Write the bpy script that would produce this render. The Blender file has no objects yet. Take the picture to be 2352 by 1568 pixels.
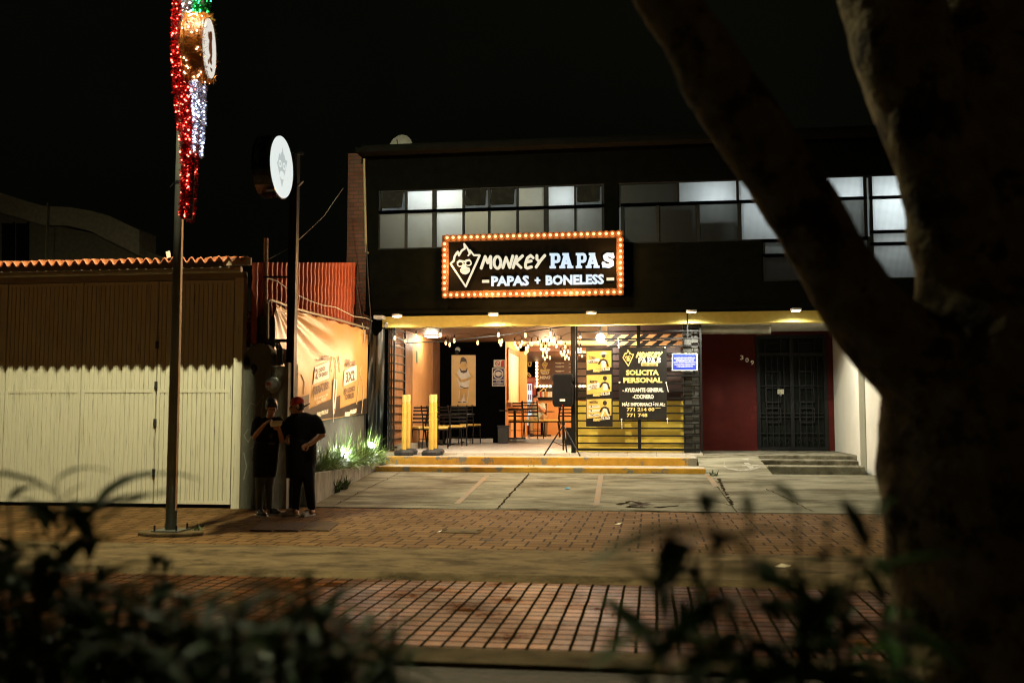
import bpy, math, random
from mathutils import Vector, Matrix, noise as mnoise
R = math.radians
C = bpy.context.scene.collection
scene = bpy.context.scene
# ------------------------------------------------------------------ camera, sky, exposure
FPX, CX, CY = 2287.0, 1176.0, 784.0           # focal length and centre on a 2352 px wide frame (35 mm lens)
PSI, PITCH, HCAM = R(8.0), math.atan(176/2287), 1.42
CAM = Vector((21*math.sin(PSI), -21*math.cos(PSI), HCAM))
cd = bpy.data.cameras.new('camera'); cam = bpy.data.objects.new('camera', cd); C.objects.link(cam)
cd.lens = 35; cd.sensor_width = 36; cd.clip_end = 600
cam.location = CAM; cam.rotation_euler = (R(90)+PITCH, 0, PSI)
cd.dof.use_dof = True; cd.dof.focus_distance = 20.5; cd.dof.aperture_fstop = 1.5
scene.camera = cam
scene.view_settings.view_transform = 'Standard'; scene.view_settings.look = 'None'
scene.view_settings.exposure = 0; scene.view_settings.gamma = 1
scene.cycles.use_denoising = True
scene.cycles.filter_width = 1.2; scene.cycles.max_bounces = 6; scene.cycles.sample_clamp_indirect = 4
world = bpy.data.worlds.new('World'); scene.world = world; world.use_nodes = True
wn = world.node_tree; wbg = wn.nodes['Background']
wtc = wn.nodes.new('ShaderNodeTexCoord'); wnoi = wn.nodes.new('ShaderNodeTexNoise')
wnoi.inputs['Scale'].default_value = 1.6; wnoi.inputs['Detail'].default_value = 4
wn.links.new(wtc.outputs['Generated'], wnoi.inputs['Vector'])
wr = wn.nodes.new('ShaderNodeValToRGB')
wr.color_ramp.elements[0].position = .42; wr.color_ramp.elements[0].color = (.0009, .0010, .0006, 1)
wr.color_ramp.elements[1].position = .75; wr.color_ramp.elements[1].color = (.0026, .0027, .0015, 1)
wn.links.new(wnoi.outputs['Fac'], wr.inputs['Fac']); wn.links.new(wr.outputs['Color'], wbg.inputs['Color'])
wbg.inputs['Strength'].default_value = 1.0
# ------------------------------------------------------------------ picture measurements -> places on real planes
_F = Vector((-math.sin(PSI)*math.cos(PITCH), math.cos(PSI)*math.cos(PITCH), math.sin(PITCH)))
_R = Vector((math.cos(PSI), math.sin(PSI), 0)); _U = _R.cross(_F)
_H = Vector((-math.sin(PSI), math.cos(PSI), 0))
def ray(x, y): return _F + _R*((x-CX)/FPX) + _U*((CY-y)/FPX)
def pw(x, y, w):                                 # on the upright plane Y = w
    d = ray(x, y); return CAM + d*((w-CAM.y)/d.y)
def pz(x, y, z):                                 # on the level plane Z = z
    d = ray(x, y); return CAM + d*((z-CAM.z)/d.z)
def hit(x, y, zf):                               # where the sight line meets a ground of height zf(Y)
    d = ray(x, y); lo, hi = 1.0, 60.0
    for _ in range(60):
        m = (lo+hi)/2; p = CAM+d*m
        if p.z > zf(p.y): lo = m
        else: hi = m
    return CAM+d*lo
def pu(x, y, u):                                 # on the upright plane X = u
    d = ray(x, y); return CAM + d*((u-CAM.x)/d.x)
def pd(x, y, D):                                 # at D metres ahead of the camera
    d = ray(x, y); return CAM + d*(D/d.dot(_H))
# ------------------------------------------------------------------ materials
MATS = {}
def mat(name, col=(.5,.5,.5), rough=.6, metal=0, var=.18, scale=6, bump=0, bscale=40, col2=None, lo=.45, hi=.6, emit=None, es=0, spec=.5, stretch=None, detail=5):
    if name in MATS: return MATS[name]
    m = bpy.data.materials.new(name); m.use_nodes = True; MATS[name] = m
    n = m.node_tree.nodes; L = m.node_tree.links; b = n['Principled BSDF']
    b.inputs['Roughness'].default_value = rough; b.inputs['Metallic'].default_value = metal
    b.inputs['Specular IOR Level'].default_value = spec
    tc = n.new('ShaderNodeTexCoord'); src = tc.outputs['Object']
    if stretch:
        mp = n.new('ShaderNodeMapping'); mp.inputs['Scale'].default_value = stretch
        L.new(src, mp.inputs['Vector']); src = mp.outputs['Vector']
    nz = n.new('ShaderNodeTexNoise'); nz.inputs['Scale'].default_value = scale; nz.inputs['Detail'].default_value = detail
    L.new(src, nz.inputs['Vector'])
    cr = n.new('ShaderNodeValToRGB'); e = cr.color_ramp.elements
    c = Vector(col)
    e[0].position = .3; e[0].color = (*(c*(1-var)), 1); e[1].position = .7; e[1].color = (*(c*(1+var)), 1)
    L.new(nz.outputs['Fac'], cr.inputs['Fac']); out = cr.outputs['Color']
    if col2:
        n2 = n.new('ShaderNodeTexNoise'); n2.inputs['Scale'].default_value = scale*.6; n2.inputs['Detail'].default_value = 8
        n2.inputs['Roughness'].default_value = .7
        L.new(src, n2.inputs['Vector'])
        r2 = n.new('ShaderNodeValToRGB'); r2.color_ramp.elements[0].position = lo; r2.color_ramp.elements[1].position = hi
        L.new(n2.outputs['Fac'], r2.inputs['Fac'])
        mx = n.new('ShaderNodeMixRGB'); L.new(r2.outputs['Color'], mx.inputs['Fac']); L.new(out, mx.inputs['Color1'])
        mx.inputs['Color2'].default_value = (*col2, 1); out = mx.outputs['Color']
    L.new(out, b.inputs['Base Color'])
    if bump:
        nb = n.new('ShaderNodeTexNoise'); nb.inputs['Scale'].default_value = bscale; nb.inputs['Detail'].default_value = 4
        L.new(tc.outputs['Object'], nb.inputs['Vector'])
        bp = n.new('ShaderNodeBump'); bp.inputs['Strength'].default_value = bump; bp.inputs['Distance'].default_value = .02
        L.new(nb.outputs['Fac'], bp.inputs['Height']); L.new(bp.outputs['Normal'], b.inputs['Normal'])
    if emit:
        b.inputs['Emission Color'].default_value = (*emit, 1); b.inputs['Emission Strength'].default_value = es
    return m
def brick_mat(name, c1, c2, mortar, bw, bh, msize=.008, axes='XY', offset=.5, rough=.55, bump=.4, dirt=(.03,.025,.015), spec=.5, wear=.5, freq=2):
    if name in MATS: return MATS[name]
    m = bpy.data.materials.new(name); m.use_nodes = True; MATS[name] = m
    n = m.node_tree.nodes; L = m.node_tree.links; b = n['Principled BSDF']
    b.inputs['Specular IOR Level'].default_value = spec
    tc = n.new('ShaderNodeTexCoord'); sp = n.new('ShaderNodeSeparateXYZ'); cb = n.new('ShaderNodeCombineXYZ')
    L.new(tc.outputs['Object'], sp.inputs[0])
    # small wobble so that the joints are not ruler straight
    nw = n.new('ShaderNodeTexNoise'); nw.inputs['Scale'].default_value = 2.2; L.new(tc.outputs['Object'], nw.inputs['Vector'])
    wv = n.new('ShaderNodeMath'); wv.operation = 'MULTIPLY_ADD'; wv.inputs[1].default_value = .018; wv.inputs[2].default_value = -.009
    L.new(nw.outputs['Fac'], wv.inputs[0])
    for k, a in enumerate(axes):
        ad = n.new('ShaderNodeMath'); ad.operation = 'ADD'
        L.new(sp.outputs['XYZ'.index(a)], ad.inputs[0]); L.new(wv.outputs[0], ad.inputs[1]); L.new(ad.outputs[0], cb.inputs[k])
    br = n.new('ShaderNodeTexBrick'); br.offset = offset; br.offset_frequency = freq; br.inputs['Scale'].default_value = 1
    br.inputs['Color1'].default_value = (*c1, 1); br.inputs['Color2'].default_value = (*c2, 1); br.inputs['Mortar'].default_value = (*mortar, 1)
    br.inputs['Mortar Size'].default_value = msize; br.inputs['Brick Width'].default_value = bw; br.inputs['Row Height'].default_value = bh
    br.inputs['Bias'].default_value = -.1; br.inputs['Mortar Smooth'].default_value = .2
    L.new(cb.outputs[0], br.inputs['Vector'])
    nz = n.new('ShaderNodeTexNoise'); nz.inputs['Scale'].default_value = .9; nz.inputs['Detail'].default_value = 8; nz.inputs['Roughness'].default_value = .65
    L.new(tc.outputs['Object'], nz.inputs['Vector'])
    r2 = n.new('ShaderNodeValToRGB'); r2.color_ramp.elements[0].position = .45; r2.color_ramp.elements[1].position = .72
    r2.color_ramp.elements[1].color = (wear, wear, wear, 1)
    L.new(nz.outputs['Fac'], r2.inputs['Fac'])
    mx = n.new('ShaderNodeMixRGB'); L.new(r2.outputs['Color'], mx.inputs['Fac']); L.new(br.outputs['Color'], mx.inputs['Color1'])
    mx.inputs['Color2'].default_value = (*dirt, 1); L.new(mx.outputs['Color'], b.inputs['Base Color'])
    nr = n.new('ShaderNodeMapRange'); nr.inputs['From Min'].default_value = .3; nr.inputs['From Max'].default_value = .7
    nr.inputs['To Min'].default_value = rough-.08; nr.inputs['To Max'].default_value = rough+.1
    L.new(nz.outputs['Fac'], nr.inputs['Value']); L.new(nr.outputs[0], b.inputs['Roughness'])
    if spec > .05:                                     # only the worn brick faces shine, not the joints or the dull patches
        n3 = n.new('ShaderNodeTexNoise'); n3.inputs['Scale'].default_value = 1.7; n3.inputs['Detail'].default_value = 6; n3.inputs['Roughness'].default_value = .7; L.new(tc.outputs['Object'], n3.inputs['Vector'])
        m3 = n.new('ShaderNodeMapRange'); m3.inputs['From Min'].default_value = .38; m3.inputs['From Max'].default_value = .66; m3.inputs['To Max'].default_value = spec; L.new(n3.outputs['Fac'], m3.inputs['Value'])
        v3 = n.new('ShaderNodeMath'); v3.operation = 'SUBTRACT'; v3.inputs[0].default_value = 1; L.new(br.outputs['Fac'], v3.inputs[1])
        m4 = n.new('ShaderNodeMath'); m4.operation = 'MULTIPLY'; L.new(m3.outputs[0], m4.inputs[0]); L.new(v3.outputs[0], m4.inputs[1]); L.new(m4.outputs[0], b.inputs['Specular IOR Level'])
    nb = n.new('ShaderNodeTexNoise'); nb.inputs['Scale'].default_value = 60; L.new(tc.outputs['Object'], nb.inputs['Vector'])
    sb = n.new('ShaderNodeMath'); sb.operation = 'MULTIPLY_ADD'; sb.inputs[1].default_value = .35
    L.new(nb.outputs['Fac'], sb.inputs[0])
    iv = n.new('ShaderNodeMath'); iv.operation = 'SUBTRACT'; iv.inputs[0].default_value = 1; L.new(br.outputs['Fac'], iv.inputs[1])
    L.new(iv.outputs[0], sb.inputs[2])
    bp = n.new('ShaderNodeBump'); bp.inputs['Strength'].default_value = bump; bp.inputs['Distance'].default_value = .012
    L.new(sb.outputs[0], bp.inputs['Height']); L.new(bp.outputs['Normal'], b.inputs['Normal'])
    return m
def glow(name, col, s, sample=True):
    if name in MATS: return MATS[name]
    m = bpy.data.materials.new(name); m.use_nodes = True; MATS[name] = m
    b = m.node_tree.nodes['Principled BSDF']; b.inputs['Base Color'].default_value = (*[min(.03, x*.03) for x in col], 1); b.inputs['Specular IOR Level'].default_value = .2
    b.inputs['Emission Color'].default_value = (*col, 1); b.inputs['Emission Strength'].default_value = s
    if not sample: m.cycles.emission_sampling = 'NONE'
    return m
def frosted(name, col, rough=.35, grain=.25):
    if name in MATS: return MATS[name]
    m = bpy.data.materials.new(name); m.use_nodes = True; MATS[name] = m
    n = m.node_tree.nodes; L = m.node_tree.links; n.remove(n['Principled BSDF'])
    out = n['Material Output']
    tc = n.new('ShaderNodeTexCoord')
    w1 = n.new('ShaderNodeTexWave'); w1.bands_direction = 'X'; w1.inputs['Scale'].default_value = 14; w1.inputs['Distortion'].default_value = .4
    w2 = n.new('ShaderNodeTexWave'); w2.bands_direction = 'Z'; w2.inputs['Scale'].default_value = 14; w2.inputs['Distortion'].default_value = .4
    nz = n.new('ShaderNodeTexNoise'); nz.inputs['Scale'].default_value = 5; nz.inputs['Detail'].default_value = 8; nz.inputs['Roughness'].default_value = .7
    for t in (w1, w2, nz): L.new(tc.outputs['Object'], t.inputs['Vector'])
    a = n.new('ShaderNodeMath'); a.operation = 'ADD'; L.new(w1.outputs['Fac'], a.inputs[0]); L.new(w2.outputs['Fac'], a.inputs[1])
    b = n.new('ShaderNodeMath'); b.operation = 'ADD'; L.new(a.outputs[0], b.inputs[0]); L.new(nz.outputs['Fac'], b.inputs[1])
    mr = n.new('ShaderNodeMapRange'); mr.inputs['From Max'].default_value = 2.4; mr.inputs['To Min'].default_value = 1-grain*2; mr.inputs['To Max'].default_value = 1
    L.new(b.outputs[0], mr.inputs['Value'])
    mx = n.new('ShaderNodeMixRGB'); mx.blend_type = 'MULTIPLY'; mx.inputs['Fac'].default_value = 1; mx.inputs['Color1'].default_value = (*col, 1)
    L.new(mr.outputs[0], mx.inputs['Color2'])
    t = n.new('ShaderNodeBsdfTranslucent'); L.new(mx.outputs['Color'], t.inputs['Color'])
    g = n.new('ShaderNodeBsdfGlossy'); g.inputs['Roughness'].default_value = rough; g.inputs['Color'].default_value = (.5,.5,.5,1)
    ms = n.new('ShaderNodeMixShader'); ms.inputs[0].default_value = .06
    L.new(t.outputs[0], ms.inputs[1]); L.new(g.outputs[0], ms.inputs[2]); L.new(ms.outputs[0], out.inputs['Surface'])
    return m
# ------------------------------------------------------------------ mesh collector
def frame_for(d):
    d = d.normalized(); a = Vector((0,0,1)) if abs(d.z) < .95 else Vector((1,0,0))
    x = d.cross(a).normalized(); return x, d.cross(x).normalized()
class MB:
    def __init__(s): s.v = []; s.f = []
    def add(s, vs, fs):
        k = len(s.v); s.v += [Vector(p) for p in vs]; s.f += [tuple(i+k for i in f) for f in fs]; return s
    def box(s, x0, x1, y0, y1, z0, z1):
        x0, x1 = sorted((x0, x1)); y0, y1 = sorted((y0, y1)); z0, z1 = sorted((z0, z1))
        return s.add([(x0,y0,z0),(x1,y0,z0),(x1,y1,z0),(x0,y1,z0),(x0,y0,z1),(x1,y0,z1),(x1,y1,z1),(x0,y1,z1)],
                     [(3,2,1,0),(4,5,6,7),(0,1,5,4),(1,2,6,5),(2,3,7,6),(3,0,4,7)])
    def bar(s, p, q, a, b, up=None):
        p, q = Vector(p), Vector(q); d = (q-p).normalized()
        if up: y = Vector(up); x = d.cross(y).normalized(); y = x.cross(d).normalized()
        else: x, y = frame_for(d)
        vs = []
        for c in (p, q): vs += [c-x*a/2-y*b/2, c+x*a/2-y*b/2, c+x*a/2+y*b/2, c-x*a/2+y*b/2]
        return s.add(vs, [(3,2,1,0),(4,5,6,7),(0,1,5,4),(1,2,6,5),(2,3,7,6),(3,0,4,7)])
    def tube(s, pts, r, n=8, caps=True, rz=None):
        pts = [Vector(p) for p in pts]; m = len(pts)
        rs = r if isinstance(r, (list, tuple)) else [r]*m
        vs = []; fs = []; x = None
        for i, p in enumerate(pts):
            d = (pts[min(i+1, m-1)]-pts[max(i-1, 0)]); d = d.normalized() if d.length > 1e-9 else Vector((0,0,1))
            if x is None: x, y = frame_for(d)
            else: x = (x-d*x.dot(d)).normalized(); y = d.cross(x)
            for k in range(n):
                a = 2*math.pi*k/n; vs.append(p+(x*math.cos(a)+y*math.sin(a))*rs[i])
        for i in range(m-1):
            for k in range(n):
                k2 = (k+1) % n; fs.append((i*n+k, i*n+k2, (i+1)*n+k2, (i+1)*n+k))
        if caps: fs += [tuple(range(n-1, -1, -1)), tuple((m-1)*n+k for k in range(n))]
        return s.add(vs, fs)
    def sph(s, c, rx, ry=None, rz=None, n=10, m=7, rot=None):
        ry = ry or rx; rz = rz or rx; c = Vector(c); vs = []; fs = []
        for i in range(1, m):
            t = math.pi*i/m
            for k in range(n):
                a = 2*math.pi*k/n; p = Vector((rx*math.sin(t)*math.cos(a), ry*math.sin(t)*math.sin(a), rz*math.cos(t)))
                if rot: p = rot @ p
                vs.append(c+p)
        top = Vector((0,0,rz)); top = rot @ top if rot else top
        vs += [c+top, c-top]; T, B = len(vs)-2, len(vs)-1
        for i in range(m-2):
            for k in range(n): k2 = (k+1) % n; fs.append((i*n+k, (i+1)*n+k, (i+1)*n+k2, i*n+k2))
        for k in range(n):
            k2 = (k+1) % n; fs.append((T, k, k2)); fs.append((B, (m-2)*n+k2, (m-2)*n+k))
        return s.add(vs, fs)
    def lathe(s, c, prof, n=16, axis=None, caps=True):
        c = Vector(c); ax = Vector(axis).normalized() if axis else Vector((0,0,1)); x, y = frame_for(ax); vs = []; fs = []
        for r, h in prof:
            for k in range(n):
                a = 2*math.pi*k/n; vs.append(c+ax*h+(x*math.cos(a)+y*math.sin(a))*r)
        m = len(prof)
        for i in range(m-1):
            for k in range(n): k2 = (k+1) % n; fs.append((i*n+k, i*n+k2, (i+1)*n+k2, (i+1)*n+k))
        if caps: fs += [tuple(range(n-1, -1, -1)), tuple((m-1)*n+k for k in range(n))]
        return s.add(vs, fs)
    def quad(s, *p): return s.add(p, [tuple(range(len(p)))])
    def slab(s, pts, h):                                  # closed prism: upper outline pts, h deep (downwards)
        n = len(pts); vs = [Vector(p) for p in pts]+[Vector(p)-Vector((0,0,h)) for p in pts]
        return s.add(vs, [tuple(range(n)), tuple(range(2*n-1, n-1, -1))]+[(i, i+n, (i+1) % n+n, (i+1) % n) for i in range(n)])
    def build(s, name, m, root=None, smooth=False, bevel=0):
        me = bpy.data.meshes.new(name); o0 = ORIG.get(root.name, Vector()) if root else Vector()
        me.from_pydata([v-o0 for v in s.v], [], s.f); me.update()
        if smooth: me.polygons.foreach_set('use_smooth', [True]*len(me.polygons))
        me.materials.append(m)
        o = bpy.data.objects.new(name, me); C.objects.link(o)
        if root: o.parent = root; ORIG[o.name] = o0
        if bevel:
            b = o.modifiers.new('bevel', 'BEVEL'); b.width = bevel; b.segments = 2; b.limit_method = 'ANGLE'
        return o
ORIG = {}
def tag(o, label=None, cat=None, group=None, kind=None):
    for k, v in (('label', label), ('category', cat), ('group', group), ('kind', kind)):
        if v: o[k] = v
    return o
def thing(name, label, cat, loc=(0,0,0), group=None):
    o = bpy.data.objects.new(name, None); C.objects.link(o); o.location = loc; o.empty_display_size = .2
    ORIG[o.name] = Vector(loc); return tag(o, label, cat, group)
def solo(mb, name, m, label, cat, group=None, loc=None, **k):   # a thing that is one mesh, its origin at its base
    if loc is None:
        xs = [v.x for v in mb.v]; ys = [v.y for v in mb.v]; zs = [v.z for v in mb.v]
        loc = Vector(((min(xs)+max(xs))/2, (min(ys)+max(ys))/2, min(zs)))
    mb.v = [v-Vector(loc) for v in mb.v]; o = mb.build(name, m, **k); o.location = loc
    return tag(o, label, cat, group)
def setting(mb, name, m, **k): o = mb.build(name, m, **k); o['kind'] = 'structure'; return o
def copy_tree(o, parent=None):
    c = o.copy(); C.objects.link(c); c.parent = parent
    for ch in list(o.children): copy_tree(ch, c)
    return c
def each(name, m, root, mbs, **k):                   # one part per collector
    return [b.build(name, m, root, **k) for b in mbs]
# ------------------------------------------------------------------ flat artwork on a plane
class Pl:
    def __init__(s, kind, at): s.kind, s.at = kind, at
    def px(s, x, y):
        p = pw(x, y, s.at) if s.kind == 'w' else pu(x, y, s.at)
        return (p.x, p.z) if s.kind == 'w' else (p.y, p.z)
    def to(s, a, b, d):
        if s.kind == 'f': o, x, n = s.at; return o+x*a+Vector((0,0,b))+n*d
        return Vector((a, s.at-d, b)) if s.kind == 'w' else Vector((s.at+d, a, b))
def shape(mb, pl, pts, d0, d1, px=True):
    p = [pl.px(*q) for q in pts] if px else pts; n = len(p)
    A = sum(p[i][0]*p[(i+1) % n][1]-p[(i+1) % n][0]*p[i][1] for i in range(n))
    if A < 0: p = p[::-1]
    vs = [pl.to(a, b, d1) for a, b in p]+[pl.to(a, b, d0) for a, b in p]
    mb.add(vs, [tuple(range(n)), tuple(range(2*n-1, n-1, -1))]+[(i, i+n, (i+1) % n+n, (i+1) % n) for i in range(n)])
def rect(mb, pl, x0, y0, x1, y1, d0, d1): shape(mb, pl, [(x0,y1),(x1,y1),(x1,y0),(x0,y0)], d0, d1)
def stroke(mb, pl, pts, hw, d0, d1, px=True, closed=False, joints=True):
    p = [pl.px(*q) for q in pts] if px else list(pts)
    if closed: p.append(p[0])
    for i in range(len(p)-1):
        a, b = Vector(p[i]), Vector(p[i+1]); t = b-a
        if t.length < 1e-6: continue
        t.normalize(); nn = Vector((-t.y, t.x))*hw; e = .0004*(i % 3)
        shape(mb, pl, [tuple(a-nn), tuple(b-nn), tuple(b+nn), tuple(a+nn)], d0, d1+e, px=False)
    if joints:
        for i, q in enumerate(p):
            shape(mb, pl, [(q[0]+hw*math.cos(k*math.pi/5), q[1]+hw*math.sin(k*math.pi/5)) for k in range(10)], d0, d1+.0014+.0003*(i % 2), px=False)
_tc = {}
def glyphs(s, bold, shear, ex):
    k = (s, bold, shear, ex)
    if k not in _tc:
        cu = bpy.data.curves.new('t', 'FONT'); cu.body = s; cu.size = 1; cu.offset = bold; cu.shear = shear; cu.resolution_u = 2; cu.extrude = ex
        cu.align_x = 'CENTER'
        o = bpy.data.objects.new('t', cu); C.objects.link(o)
        dg = bpy.context.evaluated_depsgraph_get(); me = bpy.data.meshes.new_from_object(o.evaluated_get(dg))
        _tc[k] = ([v.co.copy() for v in me.vertices], [tuple(p.vertices) for p in me.polygons])
        bpy.data.objects.remove(o); bpy.data.curves.remove(cu); bpy.data.meshes.remove(me)
    return _tc[k]
def text(mb, pl, s, x0, y0, x1, y1, d, bold=.02, shear=0, ex=0, rise=0):   # fitted in the box from (x0,y0) bottom left to (x1,y1) top right
    vs, fs = glyphs(s, bold, shear, ex)
    a0, b0 = pl.px(x0, y0); a1, b1 = pl.px(x1, y1)
    mx0, mx1 = min(v.x for v in vs), max(v.x for v in vs); my0, my1 = min(v.y for v in vs), max(v.y for v in vs)
    mb.add([pl.to(a0+(v.x-mx0)/(mx1-mx0)*(a1-a0), b0+((v.y-my0)/(my1-my0)+rise*(v.x-mx0)/(mx1-mx0))*(b1-b0), d+v.z) for v in vs], fs)
EMB = [(165,455),(205,420),(215,365),(240,325),(255,308),(266,355),(300,298),(340,268),(333,215),(368,262),(390,305),(398,335),(402,292),(450,352),(522,352),(350,735)]
def emblem(mb, pl, cx, cy, h, d, hw):               # the ape head in a flame topped diamond
    k = h/520; P = lambda pts: [(cx+(x-345)*k, cy+(y-475)*k) for x, y in pts]
    stroke(mb, pl, P(EMB), hw, 0, d, closed=True)
    stroke(mb, pl, P([(398,335),(378,358)]), hw*.6, 0, d)
    for ex in (285, 382):
        ey = 460 if ex < 300 else 448
        stroke(mb, pl, P([(ex+36*math.cos(t*math.pi/5), ey+30*math.sin(t*math.pi/5)) for t in range(10)]), hw*.55, 0, d+.002, closed=True)
    stroke(mb, pl, P([(250,440),(275,418),(320,424),(335,432),(355,418),(395,408),(412,430)]), hw*.75, 0, d+.004)
    shape(mb, pl, P([(322,462),(345,458),(360,495),(395,505),(400,520),(350,522),(288,548),(284,530),(305,500)]), 0, d)
    shape(mb, pl, P([(285,556),(350,530),(402,526),(398,550),(375,575),(345,586),(310,578)]), 0, d)
ZM = lambda x, y: (1004.5+x*.1875, 520.6+y*.1875)   # enlarged sign crop -> frame
MK = [[(538,522),(588,365),(618,450),(655,365),(657,518)],
      [(738+42*math.cos(t*math.pi/7)-12*math.sin(t*math.pi/7)*.0, 445+80*math.sin(t*math.pi/7)) for t in range(15)],
      [(805,515),(845,378),(888,512),(928,358)],
      [(930,515),(975,362)], [(1048,355),(962,445),(1028,512)],
      [(1178,380),(1148,352),(1108,385),(1085,460),(1085,510),(1105,522),(1158,505)], [(1098,440),(1155,424)],
      [(1225,352),(1224,400),(1250,430)], [(1322,350),(1268,420),(1215,508)]]
def script_word(mb, pl, x0, y0, x1, y1, hw, d):     # the hand lettered word fitted in a box
    for st in MK: stroke(mb, pl, [(x0+(x-530)/(1330-530)*(x1-x0), y1+(y-345)/(535-345)*(y0-y1)) for x, y in st], hw, 0, d)
def slab_word(mb, pl, x0, y0, x1, y1, d, tilt=0):   # the slab serif word fitted in a box
    X = lambda x, y: (x0+(x1-x0)*x, y0+(y1-y0)*y+tilt*x)
    def S(pts, e=0): shape(mb, pl, [X(*p) for p in pts], 0, d+e)
    for o, kind in ((0, 'P'), (.152, 'A'), (.408, 'P'), (.562, 'A'), (.815, 'S')):
        w = .165 if kind == 'P' else .215 if kind == 'A' else .185
        q = lambda pts: [(o+x*w, y) for x, y in pts]
        if kind == 'P':
            S(q([(.12,.1),(.45,.1),(.45,.9),(.12,.9)])); S(q([(0,0),(.58,0),(.58,.14),(0,.14)]), .001); S(q([(0,.86),(.5,.86),(.5,1),(0,1)]), .001)
            S(q([(.4,.84),(.75,.84),(.75,1),(.4,1)]), .002); S(q([(.4,.36),(.75,.36),(.75,.53),(.4,.53)]), .002)
            S(q([(.72,.36),(.9,.42),(1,.58),(1,.8),(.9,.95),(.72,1),(.7,.84),(.72,.68),(.7,.53)]), .003)
        elif kind == 'A':
            S(q([(.08,.1),(.34,.1),(.6,.92),(.34,.92)])); S(q([(.92,.1),(.62,.1),(.4,.92),(.66,.92)]), .001)
            S(q([(.28,.26),(.72,.26),(.68,.42),(.33,.42)]), .002); S(q([(.22,.86),(.68,.86),(.68,1),(.22,1)]), .003)
            S(q([(0,0),(.42,0),(.42,.14),(0,.14)]), .002); S(q([(.56,0),(1,0),(1,.14),(.56,.14)]), .002)
        else:
            pts = [X(*p) for p in q([(.9,.74),(.75,.86),(.45,.88),(.24,.76),(.3,.6),(.6,.5),(.82,.4),(.84,.22),(.6,.12),(.3,.14),(.12,.28)])]
            a = Vector(pl.px(*X(0,0))); b = Vector(pl.px(*X(0,1)))
            stroke(mb, pl, pts, (b-a).length*.125, 0, d)
            S(q([(.02,.02),(.2,.02),(.2,.4),(.02,.4)]), .004); S(q([(.82,.62),(.98,.62),(.98,.99),(.82,.99)]), .004)
# ------------------------------------------------------------------ street lamp light (the lamp itself is built with its post below)
POST = pz(392, 1228, 0)
HEAD = Vector((POST.x+.2, POST.y-1.7, 9.6))
def spot(name, loc, target, power, col, angle, blend=.3, size=.05):
    l = bpy.data.lights.new(name, 'SPOT'); l.energy = power; l.color = col; l.spot_size = R(angle); l.spot_blend = blend; l.shadow_soft_size = size
    o = bpy.data.objects.new(name, l); C.objects.link(o); o.location = loc
    o.rotation_euler = (Vector(target)-Vector(loc)).to_track_quat('-Z', 'Y').to_euler(); return o
def lamp(name, loc, power, col, size=.08):
    l = bpy.data.lights.new(name, 'POINT'); l.energy = power; l.color = col; l.shadow_soft_size = size
    o = bpy.data.objects.new(name, l); C.objects.link(o); o.location = loc; return o
spot('street_light_beam', HEAD-Vector((0,0,.12)), (HEAD.x-.6, HEAD.y+2.4, 0), 5900, (1.0,.94,.60), 158, .5, .09)
# ------------------------------------------------------------------ materials
lot_concrete = mat('lot_concrete', (.165,.158,.118), .9, var=.3, scale=2.2, col2=(.06,.052,.032), lo=.46, hi=.66, bump=.4, bscale=30, stretch=(.6,1.8,1), spec=.04)
concrete = mat('concrete', (.108,.075,.037), .9, var=.35, scale=3, col2=(.03,.021,.010), lo=.48, hi=.66, bump=.35, bscale=30, spec=.05, stretch=(.9,1.5,1))
concrete2 = mat('concrete_pale', (.26,.24,.19), .8, var=.2, scale=4, col2=(.15,.135,.1), lo=.5, hi=.7, bump=.3, bscale=40)
asphalt = mat('asphalt', (.045,.044,.042), .85, bump=.5, bscale=90)
soil = mat('soil', (.04,.03,.02), .95, bump=.8, bscale=20)
paver = brick_mat('sidewalk_pavers', (.15,.082,.031), (.095,.05,.019), (.012,.008,.004), .25, .236, .013, rough=.75, dirt=(.055,.034,.014), spec=.03, bump=.7, offset=.36, freq=3)
paver2 = brick_mat('lane_pavers', (.115,.038,.010), (.030,.010,.004), (.010,.007,.003), .14, .155, .013, offset=.0, rough=.36, spec=.075, bump=.9, wear=.85, dirt=(.016,.009,.005))
black_paint = mat('black_wall', (.0024,.0026,.0018), .8, spec=0, bump=.15, bscale=25)
yellow_beam = mat('yellow_beam_paint', (.60,.47,.10), .6, var=.08, scale=9, bump=.25, bscale=70)
yellow_kerb = mat('yellow_kerb_paint', (.46,.24,.015), .6, var=.2, scale=5, col2=(.17,.16,.13), lo=.55, hi=.6, bump=.4, bscale=30)
black_metal = mat('black_metal', (.006,.006,.006), .45, var=.3, spec=.18)
steel = mat('steel', (.35,.35,.34), .4, metal=.9)
white_plastic = mat('white_plastic', (.75,.75,.72), .4)
orange_wall = mat('orange_wall', (.74,.36,.13), .65, var=.06, bump=.1)
wood = mat('wood_slats', (.30,.13,.05), .5, var=.4, scale=3, stretch=(8,8,.6), bump=.2)
dark_wood = mat('dark_wood_ceiling', (.15,.065,.03), .5, var=.4, scale=3, stretch=(.7,9,9), bump=.2)
zstep = lambda w: .637 if w < .1 else zp(w)
tile = brick_mat('porch_tiles', (.52,.49,.44), (.47,.44,.39), (.2,.18,.15), .6, .3, .004, offset=0, rough=.35, bump=.15, dirt=(.4,.36,.3), wear=.4)
white_wall = mat('white_wall', (.42,.42,.38), .7, var=.06, scale=2, col2=(.4,.4,.35), lo=.62, hi=.9, bump=.15, bscale=18)
red_wall = mat('oxblood_wall', (.05,.006,.004), .6, spec=.1, var=.15, bump=.12)
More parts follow.
